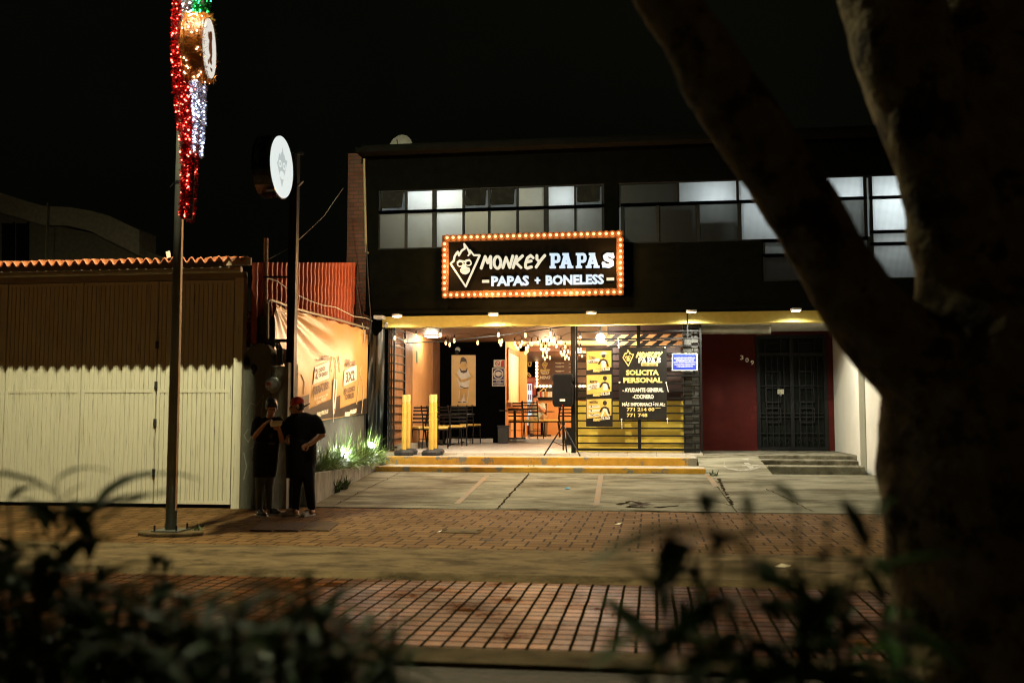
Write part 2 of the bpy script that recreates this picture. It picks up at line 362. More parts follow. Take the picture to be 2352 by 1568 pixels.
# ------------------------------------------------------------------ ground
W_KERB0, W_KERB1 = pz(1176,1545,0).y, pz(1176,1508,0).y
W_AP0, W_AP1 = pz(1176,1319,0).y, pz(1176,1262,0).y
W_LOT, W_S1, W_S2, ZF, ZIN = -5.3, -1.75, -.8, .69, .88
zp = lambda w: ZF+.018*max(0, w-.1)                  # the porch floor rises a little inwards
ZLANE = -.07
g = MB(); g.quad((-120,-90,-.12),(120,-90,-.12),(120,120,-.12),(-120,120,-.12)); tag(setting(g, 'ground', soil), 'dark bare ground reaching away under the street', 'ground')
g = MB(); g.box(-40,40,W_KERB0-14,W_KERB0,-.3,.02); tag(setting(g, 'planting_bed', soil), 'dark soil bed at the street edge under the shrubs', 'ground')
g = MB(); g.box(-40,40,W_KERB0,W_KERB1,-.3,.05); tag(setting(g, 'kerb', mat('kerb_concrete', (.05,.036,.018), .9, var=.4, scale=5, bump=.4, spec=.03), bevel=.02), 'concrete kerb along the planting bed', 'kerb')
g = MB(); g.quad((-40,W_KERB1,ZLANE),(40,W_KERB1,ZLANE),(40,W_AP0,ZLANE),(-40,W_AP0,ZLANE)); tag(setting(g, 'lane', paver2), 'red brick paved lane shining in the shop light', 'lane')
g = MB()
xs = [-40,40]
for a, b in zip(xs, xs[1:]):
    g.add([(a+.006,W_AP0,ZLANE),(b-.006,W_AP0,ZLANE),(b-.006,W_AP0+.12,ZLANE+.05),(a+.006,W_AP0+.12,ZLANE+.05),(b-.006,W_AP1-.006,0),(a+.006,W_AP1-.006,0)],[(0,1,2,3),(3,2,4,5)])
g.quad((-40,W_AP0,ZLANE-.03),(40,W_AP0,ZLANE-.03),(40,W_AP1,-.03),(-40,W_AP1,-.03))
tag(setting(g, 'gutter', concrete), 'worn concrete strip with open joints beside the brick lane', 'gutter')
g = MB(); g.quad((-40,W_AP1,0),(40,W_AP1,0),(40,W_LOT,0),(-40,W_LOT,0)); tag(setting(g, 'sidewalk', paver), 'pavement of staggered brown pavers', 'sidewalk')
# parking lot: rising concrete slabs with joints between them
ZL = lambda w: max(0, (w-W_LOT)/(W_S1-W_LOT))*.37
def gz(w): return ZL(w)+.012 if w > W_LOT-.05 else 0 if w > W_AP1 else ZLANE*(1-(w-W_AP0)/(W_AP1-W_AP0)) if w > W_AP0 else ZLANE
U_PL = -2.5                                          # planter face
JF = [hit(x,1086,gz).x for x in (916,1216,1626)]; JN = [hit(x,1163,gz).x for x in (764,1147,1688)]
g = MB()
rows = [W_LOT-.05, W_LOT+.22, -3.35, -2.25, W_S1+.02]
far = [U_PL+.02, JF[0], JF[1], JF[2], 7.2]; near = [-2.55, JN[0], JN[1], JN[2], 7.6]
for ri in range(len(rows)-1):
    a, b = rows[ri], rows[ri+1]; ta = (a-rows[0])/(rows[-1]-rows[0]); tb = (b-rows[0])/(rows[-1]-rows[0])
    for k in range(len(far)-1):
        ua0 = near[k]+(far[k]-near[k])*ta; ua1 = near[k+1]+(far[k+1]-near[k+1])*ta
        ub0 = near[k]+(far[k]-near[k])*tb; ub1 = near[k+1]+(far[k+1]-near[k+1])*tb
        j = .006; jr = (.006,.014,.02,.006)[k]
        g.slab([(ua0+j,a+.012,ZL(a)+.012),(ua1-jr,a+.012,ZL(a)+.012),(ub1-jr,b-.006,ZL(b)+.012),(ub0+j,b-.006,ZL(b)+.012)], .03)
tag(setting(g, 'parking_pavement', lot_concrete), 'cracked concrete slabs of the small car park rising to the steps', 'pavement')
g = MB(); g.quad((U_PL-.3,W_LOT-.06,-.015),(8,W_LOT-.06,-.015),(8,W_S1+.3,ZL(W_S1)-.012),(U_PL-.3,W_S1+.3,ZL(W_S1)-.012)); tag(setting(g, 'pavement_base', soil), 'dark earth showing in the joints between the slabs', 'ground')
# painted bay lines
def decal(pts, name, m, label, h=.006, zf=None):
    g = MB(); vs = [hit(x, y, lambda w: gz(w)+h) for x, y in pts]
    g.quad(*vs); o = setting(g, name, m); tag(o, label, 'marking'); return o
faded = mat('faded_yellow_paint', (.17,.10,.03), .8, var=.2, col2=(.12,.10,.065), lo=.40, hi=.56, scale=9)
decal([(1042,1157),(1056,1157),(1124,1092),(1113,1092)], 'bay_marking', faded, 'slanting faded yellow bay line on the concrete')
decal([(1363,1160),(1377,1160),(1386,1090),(1375,1090)], 'bay_marking', faded, 'short faded yellow bay line in front of the gate')
decal([(1640,1118),(1652,1116),(1628,1087),(1617,1087)], 'bay_marking', faded, 'faded yellow line at the end of the steps')
# cracked and broken patch at the lot edge
crk = mat('crack_dirt', (.025,.02,.013), .95, spec=0)
def crack(name, pts, hw, label, seed=1):
    rnd = random.Random(seed); g = MB(); last = None
    P3 = []
    P3 = [hit(x, y, lambda w: gz(w)+.005) for x, y in pts]
    for a, b in zip(P3, P3[1:]):
        n = max(3, int((b-a).length/.07))
        for i in range(n+1):
            c = a.lerp(b, i/n); d = (b-a).normalized(); s = Vector((-d.y, d.x, 0))
            c = c+s*rnd.uniform(-.02,.02); w = hw*rnd.uniform(.15,.8)
            cur = (c-s*w, c+s*w)
            if last: g.quad(last[0], cur[0], cur[1], last[1])
            last = cur
    tag(setting(g, name, crk), label, 'crack')
crack('pavement_crack', [(700,1163),(900,1167),(1050,1165),(1130,1166),(1280,1169),(1420,1170),(1520,1173),(1650,1176),(1690,1176)], .03, 'long broken dirt filled joint between pavers and concrete', 2)
crack('pavement_crack', [(1420,1158),(1450,1150),(1475,1156),(1440,1163),(1490,1165),(1560,1160)], .07, 'dark broken hole in the concrete slab', 5)
crack('pavement_crack', [(1480,1152),(1560,1153),(1640,1150),(1680,1160)], .022, 'forked crack beside the hole in the concrete', 7)
crack('pavement_crack', [(1760,1122),(1800,1140),(1840,1160),(1870,1175)], .02, 'thin crack across the sloping concrete by the door', 9)
for k,(x,y,wd) in enumerate([(1650,1098,.05),(1660,1118,.045),(1672,1140,.05)]):
    crack('pavement_crack', [(x,y),(x+9,y+19)], wd, ['dirt filled break beside the lowest step','dirt filled break below the ramp corner','dirt filled break ending at the pavers'][k], 20+k)
crack('pavement_crack', [(1216,1088),(1200,1105),(1175,1130),(1147,1164)], .028, 'wide leaf filled joint across the middle of the car park', 31)
crack('pavement_crack', [(916,1087),(840,1122),(766,1160)], .010, 'thin joint across the car park nearest the planter', 32)
crack('pavement_crack', [(1645,1284),(1650,1300),(1662,1322)], .02, 'dark crack across the concrete strip near the tree foot', 34)
crack('pavement_crack', [(990,1268),(978,1290),(958,1315)], .02, 'dark crack across the concrete strip beside the brick lane', 33)
stain_m = mat('oil_stain', (.03,.022,.012), .7, spec=.05)
def stain(cx, cy, rx, ry, label, seed):
    rnd = random.Random(seed); g = MB(); n = 26
    g.quad(*[hit(cx+rx*math.cos(2*math.pi*k/n)*(r := rnd.uniform(.45,1.05)), cy+ry*math.sin(2*math.pi*k/n)*r, lambda w: gz(w)+.003) for k in range(n)]); tag(setting(g, 'pavement_stain', stain_m), label, 'stain')
stain(1045,1277,26,5,'dark oily stain on the concrete strip beside the brick lane',3); stain(640,1262,50,6,'dark damp stain on the pavers near the lamp post',4); stain(1470,1157,34,7,'dark hollow broken out of the concrete slab',8); stain(1120,1240,22,3,'small dark stain among the pavers',9)
for k, (x, y, s, c, lb) in enumerate(((1303,1123,.07,(.05,.25,.4),'small blue wrapper lying on the car park concrete'),(1795,1305,.10,(.55,.45,.3),'pale dry leaf lying on the concrete strip by the tree'),(1420,1205,.05,(.6,.55,.4),'tiny pale scrap lying on the pavers'),(1010,1222,.035,(.7,.68,.6),'white cigarette end on the pavers by the plain lid'))):
    p = hit(x, y, gz); g = MB(); g.add([p+Vector((-s,-s*.4,.006)), p+Vector((s*.3,-s*.7,.012)), p+Vector((s,s*.3,.03)), p+Vector((-s*.2,s*.8,.008)), p+Vector((0,0,.05*s/.1))], [(0,1,4),(1,2,4),(2,3,4),(3,0,4)])
    solo(g, 'litter', mat('litter_%s' % 'blue tan cream white'.split()[k], c, .7), lb, 'litter', 'litter on the ground', loc=p)
# utility covers let into the pavers
iron = mat('rusty_iron_cover', (.06,.035,.016), .7, spec=.1, metal=0, var=.3, scale=14, bump=.4, bscale=50)
for x0, x1, lb in ((588,640,'first of three ribbed iron covers set in the pavers, nearest the lamp post'), (643,700,'middle ribbed iron cover of three set in the pavers'), (706,772,'ribbed iron cover of three nearest the car park')):
    a, b, c, d = pz(x0-14,1219,0), pz(x1-16,1220,0), pz(x1+6,1201,0), pz(x0+8,1200,0)
    g = MB(); g.slab([p+Vector((0,0,.012)) for p in (a,b,c,d)], .02)
    for i in range(1, 14):
        t = i/14; g.bar(a.lerp(b,t)+Vector((0,0,.015)), d.lerp(c,t)+Vector((0,0,.015)), .012, .006)
    solo(g, 'utility_cover', iron, lb, 'utility cover', 'utility covers in the pavement')
g = MB(); g.slab([pz(*q,0)+Vector((0,0,.01)) for q in ((1010,1223),(1098,1226),(1112,1216),(1028,1214))], .02)
for q in ((1022,1219),(1100,1219)): p = pz(*q,0); g.box(p.x-.015,p.x+.015,p.y-.08,p.y+.08,.008,.02)
solo(g, 'utility_cover', concrete, 'plain concrete lid with two lifting slots among the pavers', 'utility cover', 'utility covers in the pavement')
# ------------------------------------------------------------------ the shop building
bld = thing('shop_building', 'two storey black fronted building with an open lit eatery below', 'building', (0,0,ZF))
UL = pw(841,560,-.45).x; UR = 15.0; UCOL = pw(797,560,-.3).x
ZB0, ZB1 = pw(1176,748,0).z, pw(1176,716,0).z
Z_SOF = pw(1176,711,-.45).z
WZ0, WZ1 = pw(1130,567,-.45).z, pw(1130,429,-.45).z
ZR = pw(1100,345,-.45).z
porch_u0, porch_u1 = pw(888,800,0).x, pw(1612,800,0).x
# steps, landing and porch slab
st = MB()
sx0 = pw(862,1078,W_S1).x; sx1 = pw(1621,1078,W_S1).x; sx1b = pw(1601,1056,W_S2).x
st.box(sx0,sx1,W_S1,W_S1+.06,.1,.483); st.box(sx0-.05,sx1b,W_S2,W_S2+.06,.3,.642); st.build('step_riser', yellow_kerb, bld, bevel=.015)
st = MB(); zc = [sx0, -.05, 1.0, sx1]
for a, b in zip(zc, zc[1:]): st.box(a+.006,b-.006,W_S1+.061,W_S2+.1,.1,.480)
zc = [sx0-.05, -1.4, .1, 1.55, sx1b]
for a, b in zip(zc, zc[1:]): st.box(a+.006,b-.006,W_S2+.061,.1,.1,.637)
st.build('step', concrete2, bld, bevel=.01)
st = MB(); a_, b_ = porch_u0-.6, porch_u1; st.add([(a_,.104,ZF),(b_,.104,ZF),(b_,5.0,zp(5)),(a_,5.0,zp(5)),(a_,.104,.1),(b_,.104,.1),(b_,5,.1),(a_,5,.1)],[(0,1,2,3),(7,6,5,4),(0,4,5,1),(1,5,6,2),(2,6,7,3),(3,7,4,0)]); st.build('porch_floor', tile, bld)
st = MB(); st.box(-3,6,5.004,13.5,.1,ZIN); st.build('inner_floor', tile, bld)
# upper storey
up = MB(); g1a, g1b = pw(869,500,-.45).x, pw(1388,500,-.45).x; g2a, g2b = pw(1421,500,-.45).x, pw(2122,500,-.45).x
g3a = pw(1751,600,-.45).x; WZ3 = pw(1800,645,-.45).z
y0, y1 = -.45, -.15
up.box(UL,UR,y0,y1,WZ1,ZR); up.box(UL,g1a,y0,y1,Z_SOF,WZ1); up.box(g1a,g3a,y0,y1,Z_SOF,WZ0); up.box(g1b,g2a,y0,y1,WZ0,WZ1)
up.box(g2b,UR,y0,y1,Z_SOF,WZ1); up.box(g3a,g2b,y0,y1,Z_SOF,WZ3)
up.build('upper_wall', black_paint, bld)
p = MB(); p.box(UL-.15,UR,-.8,6,ZR-.04,ZR+.06); p.box(UL-.05,UR,-.7,-.6,ZR+.06,ZR+.13); p.build('roof', mat('roof_slab', (.005,.005,.004), .9, bump=.3, spec=0), bld)
p = MB(); p.box(UL,UR,-.55,.0,Z_SOF-.06,Z_SOF); p.build('ledge', black_paint, bld)
p = MB(); p.box(pw(878,730,0).x,7.6,0,.3,ZB0,Z_SOF-.06); p.build('yellow_beam', yellow_beam, bld)
p = MB(); p.box(pw(1915,900,2.6).x+.26,UR,-.02,.3,0,Z_SOF-.06); p.build('front_wall', black_paint, bld)
p = MB(); p.box(-3.05,pw(878,730,0).x,-.02,.3,.3,Z_SOF-.06); p.build('front_wall', black_paint, bld)
brick = brick_mat('red_bricks', (.10,.03,.016), (.06,.02,.012), (.05,.04,.03), .22, .085, .012, axes='XZ', rough=.8, bump=.7)
p = MB(); p.box(UCOL,UL-.002,-.3,-.05,3.2,pw(815,352,-.3).z); p.build('brick_pier', brick, bld)
brick2 = brick_mat('red_bricks_side', (.20,.075,.04), (.13,.05,.03), (.16,.13,.10), .22, .085, .012, axes='YZ', rough=.8, bump=.7)
p = MB(); p.box(UCOL,UCOL+.2,-.048,6,3.2,ZR); p.build('side_wall', brick2, bld)
# upper rooms behind the windows
room = mat('room_plaster', (.62,.64,.62), .8, var=.05)
p = MB(); p.box(UCOL+.25,UR,2.6,2.7,Z_SOF,ZR); p.box(UCOL+.25,UR,-.14,2.6,ZR-.12,ZR-.02); p.box(UCOL+.25,UR,-.14,2.6,Z_SOF+.02,Z_SOF+.1)
for u in (UCOL+.25, g1b+.12, UR-.1): p.box(u,u+.1,-.14,2.6,Z_SOF+.1,ZR-.12)
p.build('interior_wall', room, bld)
shelf = MB()
for x0, x1, yt in ((1128,1185,520),(1192,1236,508),(878,898,545),(1516,1598,482),(1612,1680,505),(1805,1850,520)):
    a = pw(x0,yt,-.3); b = pw(x1,yt,-.3); shelf = MB(); shelf.box(a.x,b.x,-.30,-.16,WZ0+.035,a.z); shelf.build('cupboard', mat('cupboard_grey', (.12,.12,.115), .7), bld)

frm = mat('window_frame_black', (.008,.008,.0075), .6, spec=.1)
pane_light_tint = {k: frosted('pane_'+k, c, grain=gr) for k, c, gr in (('clear', (.86,.89,.86), .22), ('grey', (.40,.41,.38), .32), ('mid', (.15,.155,.14), .34), ('dim', (.045,.045,.04), .35))}  # tint per pane stands in for how brightly it is lit from inside
dark_glass = mat('dark_glass', (.014,.014,.012), .12, var=.3)
ZT = pw(1130,479,-.45).z
def window(label, xs, rows, kinds):
    m = MB(); ux = [(pw(a,500,-.4).x, pw(b,500,-.4).x) for a, b in xs]
    z0 = min(r[0] for r in rows); z1 = max(r[1] for r in rows)
    edges = [ux[0][0]-.05]+[(ux[i][1]+ux[i+1][0])/2 for i in range(len(ux)-1)]+[ux[-1][1]+.05]
    for i, (a, b) in enumerate(ux):
        if i: m.box(ux[i-1][1], a, -.42, -.34, z0, z1)
    m.box(ux[0][0]-.06, ux[0][0], -.42, -.34, z0, z1); m.box(ux[-1][1], ux[-1][1]+.06, -.42, -.34, z0, z1)
    for r, (a, b) in enumerate(rows):
        m.box(ux[0][0]-.06, ux[-1][1]+.06, -.425, -.338, a-.03, a+.03); m.box(ux[0][0]-.06, ux[-1][1]+.06, -.425, -.338, b-.03, b+.03)
    w = m.build('window', frm, bld); w['label'] = label
    for r, (a, b) in enumerate(rows):
        for i, (u0, u1) in enumerate(ux):
            k = kinds[r][i]; q = MB()
            if k == 'dark':
                q.quad((u0,-.385,a+.03),(u1,-.385,a+.03),(u1,-.385,b-.03),(u0,-.385,b-.03)); mm = dark_glass
            elif k == 'open':                        # hopper pane tilted outwards
                q.bar((u0+.05,-.5,a+.08),(u1-.05,-.5,a+.08), .03, .02, (0,1,0)); q.quad((u0+.03,-.55,a+.07),(u1-.03,-.55,a+.07),(u1-.03,-.43,b-.04),(u0+.03,-.43,b-.04)); mm = dark_glass
            else:
                q.quad((u0,-.385,a+.03),(u1,-.385,a+.03),(u1,-.385,b-.03),(u0,-.385,b-.03)); mm = pane_light_tint[k]
            q.build('pane', mm, w)
X1 = [(873,930),(936,993),(1003,1062),(1067,1121),(1126,1186),(1191,1249),(1260,1319),(1323,1382)]
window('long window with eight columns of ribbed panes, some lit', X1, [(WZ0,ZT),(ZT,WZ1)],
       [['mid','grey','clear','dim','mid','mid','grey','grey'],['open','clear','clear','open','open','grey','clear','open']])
X2 = [(1425,1428),(1433,1508),(1514,1601),(1607,1694),(1703,1790),(1796,1890),(1899,1985)]
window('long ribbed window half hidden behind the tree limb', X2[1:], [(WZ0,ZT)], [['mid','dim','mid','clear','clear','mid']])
X2t = [(1424,1556),(1561,1692),(1698,1890),(1899,1985)]
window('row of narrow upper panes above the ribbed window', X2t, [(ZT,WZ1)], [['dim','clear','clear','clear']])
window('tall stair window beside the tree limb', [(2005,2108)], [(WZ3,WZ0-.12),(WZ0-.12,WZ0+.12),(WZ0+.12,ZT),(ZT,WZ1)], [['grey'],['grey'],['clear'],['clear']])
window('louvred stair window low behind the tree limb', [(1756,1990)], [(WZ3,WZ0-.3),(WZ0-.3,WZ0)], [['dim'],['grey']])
tube_m = glow('upper_tube_light', (.85,.95,1), 6)
LW = (.86,.95,1.0)
for x, y, pwr in ((962,452,8),(1030,455,13),(1298,470,9),(1640,470,9),(1790,470,13),(2045,470,13),(2045,560,8),(1945,470,8)):
    q = pw(x, y, .12); lamp('upper_room_lamp', q, pwr*1.0, LW, .1)
# small bottle standing on the sill behind the second pane
q = MB(); b0 = pw(973,563,-.33); q.lathe(b0, [(.035,0),(.035,.1),(.014,.15),(.014,.22)], 10)
solo(q, 'bottle', mat('bottle_glass', (.01,.012,.01), .2), 'small dark bottle standing behind the lit second window pane', 'bottle', loc=b0)
# ------------------------------------------------------------------ porch and eating room
WB = 5.0
def bpart(name, m, *boxes, bevel=0, label=None):
    q = MB()
    for b in boxes: q.box(*b)
    o = q.build(name, m, bld, bevel=bevel)
    if label: o['label'] = label
    return o
ub0 = pw(975,900,WB).x; ub1 = pw(1159,900,WB).x
us = pu; U_SIDE = pw(905,900,.3).x-.02
ZC = 3.42
bpart('porch_ceiling', dark_wood, (U_SIDE-.2,porch_u1+.3,.3,WB,ZC,ZC+.1))
bpart('side_wall', orange_wall, (U_SIDE-.12,U_SIDE,.3,WB,ZF,ZC))
for w0, w1 in ((.32,1.9),(4.1,4.95)):
    sl = MB(); wv = w0
    while wv < w1: sl.box(U_SIDE,U_SIDE+.03,wv,wv+.05,ZF+.16,ZC-.02); wv += .075
    sl.build('wood_slat_panel', wood, bld)
bpart('plinth', concrete2, (U_SIDE+.001,U_SIDE+.2,.4,WB,ZF,ZF+.16))
bpart('back_wall', black_paint, (U_SIDE+.0,ub1,WB,WB+.15,ZF,ZC))
bpart('tile_skirting', tile, (U_SIDE+.2,ub1-.3,WB-.02,WB,ZF,ZF+.2))
bpart('opening_lintel', orange_wall, (ub1,6,WB,WB+.15,3.5,3.7))
bpart('room_side_wall', orange_wall, (ub1-.12,ub1,WB+.15,8.2,ZIN,3.6), (ub1,pw(1209,900,8.0).x,8.0,8.2,ZIN,3.6))
bpart('room_ceiling', mat('peach_ceiling', (.8,.6,.42), .7, var=.05), (-3,6,WB+.15,8.0,3.52,3.62))
bpart('wood_ceiling', dark_wood, (-3,6,8.2,13.4,3.36,3.46), (-3,6,8.0,8.2,3.36,3.52))
WK = 13.0
bpart('menu_wall', mat('menu_wall_black', (.016,.013,.011), .6), (ub1,6,WK,WK+.15,ZIN,3.5))
bpart('inner_side_wall', orange_wall, (5.9,6,WB+.2,WK,ZIN,3.5))
# curtained window inside, on the room side wall
cw0, cw1 = WB+.5, WB+2.6
q = MB(); q.box(ub1,ub1+.05,cw0-.12,cw0,1.9,3.25); q.box(ub1,ub1+.05,cw1,cw1+.12,1.9,3.25); q.box(ub1,ub1+.05,cw0,cw1,3.18,3.3); q.box(ub1,ub1+.12,cw0-.15,cw1+.15,1.72,1.84)
iw = q.build('room_window', wood, bld)
q = MB(); q.quad((ub1+.02,cw0,1.84),(ub1+.02,cw1,1.84),(ub1+.02,cw1,3.18),(ub1+.02,cw0,3.18)); q.build('pane', mat('curtain_pane', (.8,.62,.4), .5, var=.25, scale=4, stretch=(1,8,.5)), iw)
# kitchen booth at the gate: low yellow wall, dark panel, striped band
bu0 = pw(1322,980,.75).x; bu1 = pw(1570,980,.75).x; bum = pw(1396,850,.75).x
zy = pw(1450,921,.75).z
booth_y = mat('yellow_booth_wall', (.60,.42,.05), .55, var=.08, bump=.15)
bpart('low_yellow_wall', booth_y, (bu0,bu1,.75,.87,ZF,zy))
bpart('booth_panel', mat('booth_dark_panel', (.03,.012,.008), .5), (bum,bu1,.78,.86,zy,pw(1450,797,.75).z), (bum,bu1,.78,.86,pw(1450,768,.75).z,ZC))
zs0, zs1 = pw(1450,797,.75).z, pw(1450,768,.75).z
bpart('striped_band', orange_wall, (bum-.02,bu1,.77,.86,zs0,zs1))
q = MB(); pl = Pl('w', .77); zm = (zs0+zs1)/2
for row, (a, b) in enumerate(((zs0,zm-.012),(zm+.012,zs1))):
    u = bum-.3
    while u < bu1:
        pts = [(u,a),(u+.14,a),(u+.14+.16,b),(u+.16,b)]
        if u > bum-.02 and u+.3 < bu1: shape(q, pl, pts, 0, .004, px=False)
        u += .30
shape(q, pl, [(bum-.02,zm-.012),(bu1,zm-.012),(bu1,zm+.012),(bum-.02,zm+.012)], 0, .005, px=False)
q.build('stripe', mat('stripe_black', (.012,.01,.009), .5), bld)
# block pillar at the end of the porch
blk = brick_mat('black_blocks', (.05,.052,.048), (.035,.036,.034), (.012,.012,.012), .4, .2, .012, axes='XZ', rough=.5, bump=.8)
bpart('block_pillar', blk, (bu1+.004,porch_u1-.04,.5,.9,ZF,ZC), (pw(1590,900,.4).x,porch_u1-.06,.42,.499,ZF,ZC), bevel=.004)
# entrance 309 on the far side
WD = 2.6
du0, du1, duw = pw(1612,900,WD).x-.4, pw(1738,900,WD).x, pw(1915,900,WD).x
d1 = pw(1901,900,WD).x; zd0 = .70; zd1 = pw(1820,768,WD).z; zt = pw(1820,813,WD).z
bpart('recess_wall', red_wall, (du0,du1,WD,WD+.15,.3,ZC), (d1,duw,WD,WD+.15,.3,ZC), (du1,d1,WD,WD+.15,zd1,ZC))
bpart('recess_ceiling', mat('grey_ceiling', (.42,.42,.37), .8), (porch_u1,duw+.2,.3,WD,ZC-.02,ZC+.08))
door = bpart('entrance_door', mat('door_backing', (.0055,.0065,.005), .5, spec=.06, var=.4, scale=4), (du1+.02,d1-.02,WD+.05,WD+.1,zd0,zd1-.01))
q = MB(); dm = (du1+d1)/2
for u in (du1+.04, dm, d1-.04): q.box(u-.04,u+.04,WD-.02,WD+.05,zd0,zd1-.02)
for z in (zd0+.03, zt, zd1-.05): q.box(du1+.02,d1-.02,WD-.018,WD+.048,z-.035,z+.035)
q.build('door_frame', black_metal, door)
q = MB()
for s in (0, 1):
    a, b = (du1+.08, dm-.04) if s == 0 else (dm+.04, d1-.08)
    for k in range(1, 5):
        u = a+(b-a)*k/5; q.box(u-.008,u+.008,WD-.03,WD-.014,zd0+.06,zt)
    for z in (zd0+.38,zd0+.75,zd0+.83,zd0+1.45): q.box(a,b,WD-.028,WD-.013,z-.008,z+.008)
    for zc in (zd0+.79, zd0+1.25, zd0+1.62):
        c = a+(b-a)*.42; h = .16
        for z in (zc-h, zc+h): q.box(c-h,c+h,WD-.04,WD-.026,z-.012,z+.012)
        for u in (c-h, c+h): q.box(u-.012,u+.012,WD-.039,WD-.027,zc-h,zc+h)
    for k in range(4):                               # scrolls along the foot
        c = Vector((a+(b-a)*(k+.5)/4, WD-.025, zd0+.2))
        q.tube([c+Vector((math.cos(t*.55)*.07*(1-t/16), 0, math.sin(t*.55)*.09*(1-t/16))) for t in range(14)], .007, 5)
    c = a+(b-a)*.45; q.box(c-.18,c+.18,WD-.03,WD-.015,zt+.25,zt+.265); q.box(c-.18,c-.165,WD-.029,WD-.016,zt+.03,zd1-.08); q.box(c+.165,c+.18,WD-.029,WD-.016,zt+.03,zd1-.08)
q.build('door_grille', black_metal, door)
q = MB(); h = pw(1793,907,WD-.05); q.sph(h, .03); q.build('handle', steel, door)
q = MB(); q.box(*(lambda a, b: (a.x,b.x,WD-.05,WD-.045,a.z,b.z))(pw(1785,894,WD), pw(1800,905,WD))); q.build('mail_notice', mat('yellowed_paper', (.35,.33,.22), .8), door)
q = MB(); pl = Pl('w', WD)
for ch, x, y in (('3',1700,826),('0',1712,832),('9',1724,838)): text(q, pl, ch, x, y, x+7.5, y-10.5, .015, .015, 0, .01)
q.build('house_number', mat('number_white', (.8,.78,.7), .4), bld)
# landing, steps and ramp in front of 309
q = MB(); q.box(porch_u1+.004,duw+.1,.0,WD,.1,.68); q.box(sx1b+1.25,duw-.13,-.6,-.002,.1,.60); q.box(sx1b+1.3,duw-.125,-1.2,-.602,.1,.51); q.build('landing', mat('landing_concrete', (.15,.14,.105), .9, var=.3, scale=4, col2=(.04,.035,.025), lo=.45, hi=.65, bump=.4, bscale=30, spec=.05), bld, bevel=.02)
q = MB(); r0, r1 = sx1b+.03, sx1b+1.24; q.add([(r0,-1.75,.37),(r1+.1,-1.75,.37),(r1,-.004,.66),(r0-.0,-.004,.66),(r0,-1.75,.1),(r1+.1,-1.75,.1),(r1,-.004,.1),(r0,-.004,.1)],[(0,1,2,3),(7,6,5,4),(0,4,5,1),(1,5,6,2),(2,6,7,3),(3,7,4,0)]); ramp = q.build('ramp', lot_concrete, bld)
q = MB(); zr = lambda w: .37+(w+1.75)/1.75*.29
def rp(x, y): 
    return hit(x, y, lambda w: zr(w)+.006)
ws = [rp(x, y) for x, y in ((1665,1064),(1662,1070),(1672,1077),(1700,1081),(1730,1079),(1748,1072))]
for a, b in zip(ws, ws[1:]): s = Vector((0,.11,.022)); q.quad(a, b, b+s, a+s)
a, b = rp(1708,1062), rp(1722,1076); s = Vector((.1,0,0)); q.quad(a, a+s, b+s, b)
a, b = rp(1705,1070), rp(1750,1070); s = Vector((0,.08,.0165)); q.quad(a+Vector((0,0,.003)), b+Vector((0,0,.003)), b+s+Vector((0,0,.003)), a+s+Vector((0,0,.003)))
a = rp(1704,1056); q.quad(a, a+Vector((.14,0,0)), a+Vector((.14,.14,.03)), a+Vector((0,.14,.03)))
q.build('access_symbol', mat('worn_white_paint', (.25,.24,.2), .8, col2=(.15,.14,.105), lo=.40, hi=.52, scale=14), ramp)
# white boundary wall
q = MB(); q.box(duw,duw+.25,-3.6,WD+.15,0,3.34); q.box(duw-.12,duw-.001,-.75,-.45,.3,3.32)
solo(q, 'boundary_wall', white_wall, 'tall white painted wall closing the entrance recess', 'wall', bevel=.01)
# ------------------------------------------------------------------ garage with the sheet metal gate
WG = pz(400,1165,0).y; WE = WG-1.1
UGR = pw(556,1100,WG).x
gar = thing('garage', 'low garage with pale ribbed metal gate under a tiled eave', 'garage', (-9,WG,0))
gate_paint = mat('gate_cream_paint', (.60,.56,.41), .5, var=.07, scale=2.5, col2=(.16,.14,.10), lo=.58, hi=.70, stretch=(22,6,.9), bump=.08)
beam_paint = mat('gate_beam_olive', (.30,.27,.19), .6, var=.12)
zg0, zg1 = .06, pw(300,648,WG).z; zmid = pw(300,899,WG).z
edges = [pw(x,1000,WG).x for x in (-420,-215,9,184,358,534)]
for i, (a, b) in enumerate(zip(edges, edges[1:])):
    q = MB(); a += .012; b -= .012
    for u in (a, b-.05): q.box(u,u+.05,WG-.03,WG+.02,zg0,zg1)
    for z in (zg0, zmid-.02, zg1-.05): q.box(a+.05,b-.05,WG-.028,WG+.018,z,z+.05)
    n = max(3, round((b-a-.1)/.078)); s = (b-a-.1)/n
    for k in range(n):
        for z0, z1 in ((zg0+.05,zmid-.02),(zmid+.03,zg1-.05)):
            x0 = a+.05+k*s; f = .007
            q.add([(x0,WG+.01,z0),(x0+f,WG-.022,z0),(x0+s-f,WG-.022,z0),(x0+s,WG+.01,z0),(x0,WG+.01,z1),(x0+f,WG-.022,z1),(x0+s-f,WG-.022,z1),(x0+s,WG+.01,z1)],
                  [(0,1,5,4),(1,2,6,5),(2,3,7,6)])
    lf = q.build('gate_leaf', gate_paint, gar)
    if i == 3 or i == 4:
        h = MB(); u = b if i == 3 else a
        for z in (.55, 1.35, 1.95, 2.6): h.tube([(u,WG-.045,z-.06),(u,WG-.045,z+.06)], .016, 8)
        h.build('hinge', mat('dark_iron', (.05,.045,.035), .5, metal=.5), lf)
q = MB(); q.box(pw(539,1000,WG).x,UGR,WG-.1,WG+.06,.0,pw(548,640,WG).z); q.build('gate_post', gate_paint, gar)
q = MB(); q.box(-22,edges[0]-.02,WG-.05,WG+.2,0,zg1+.1); q.build('wall', mat('garage_plaster', (.4,.37,.28), .8), gar)
UE = pw(578,600,WE).x
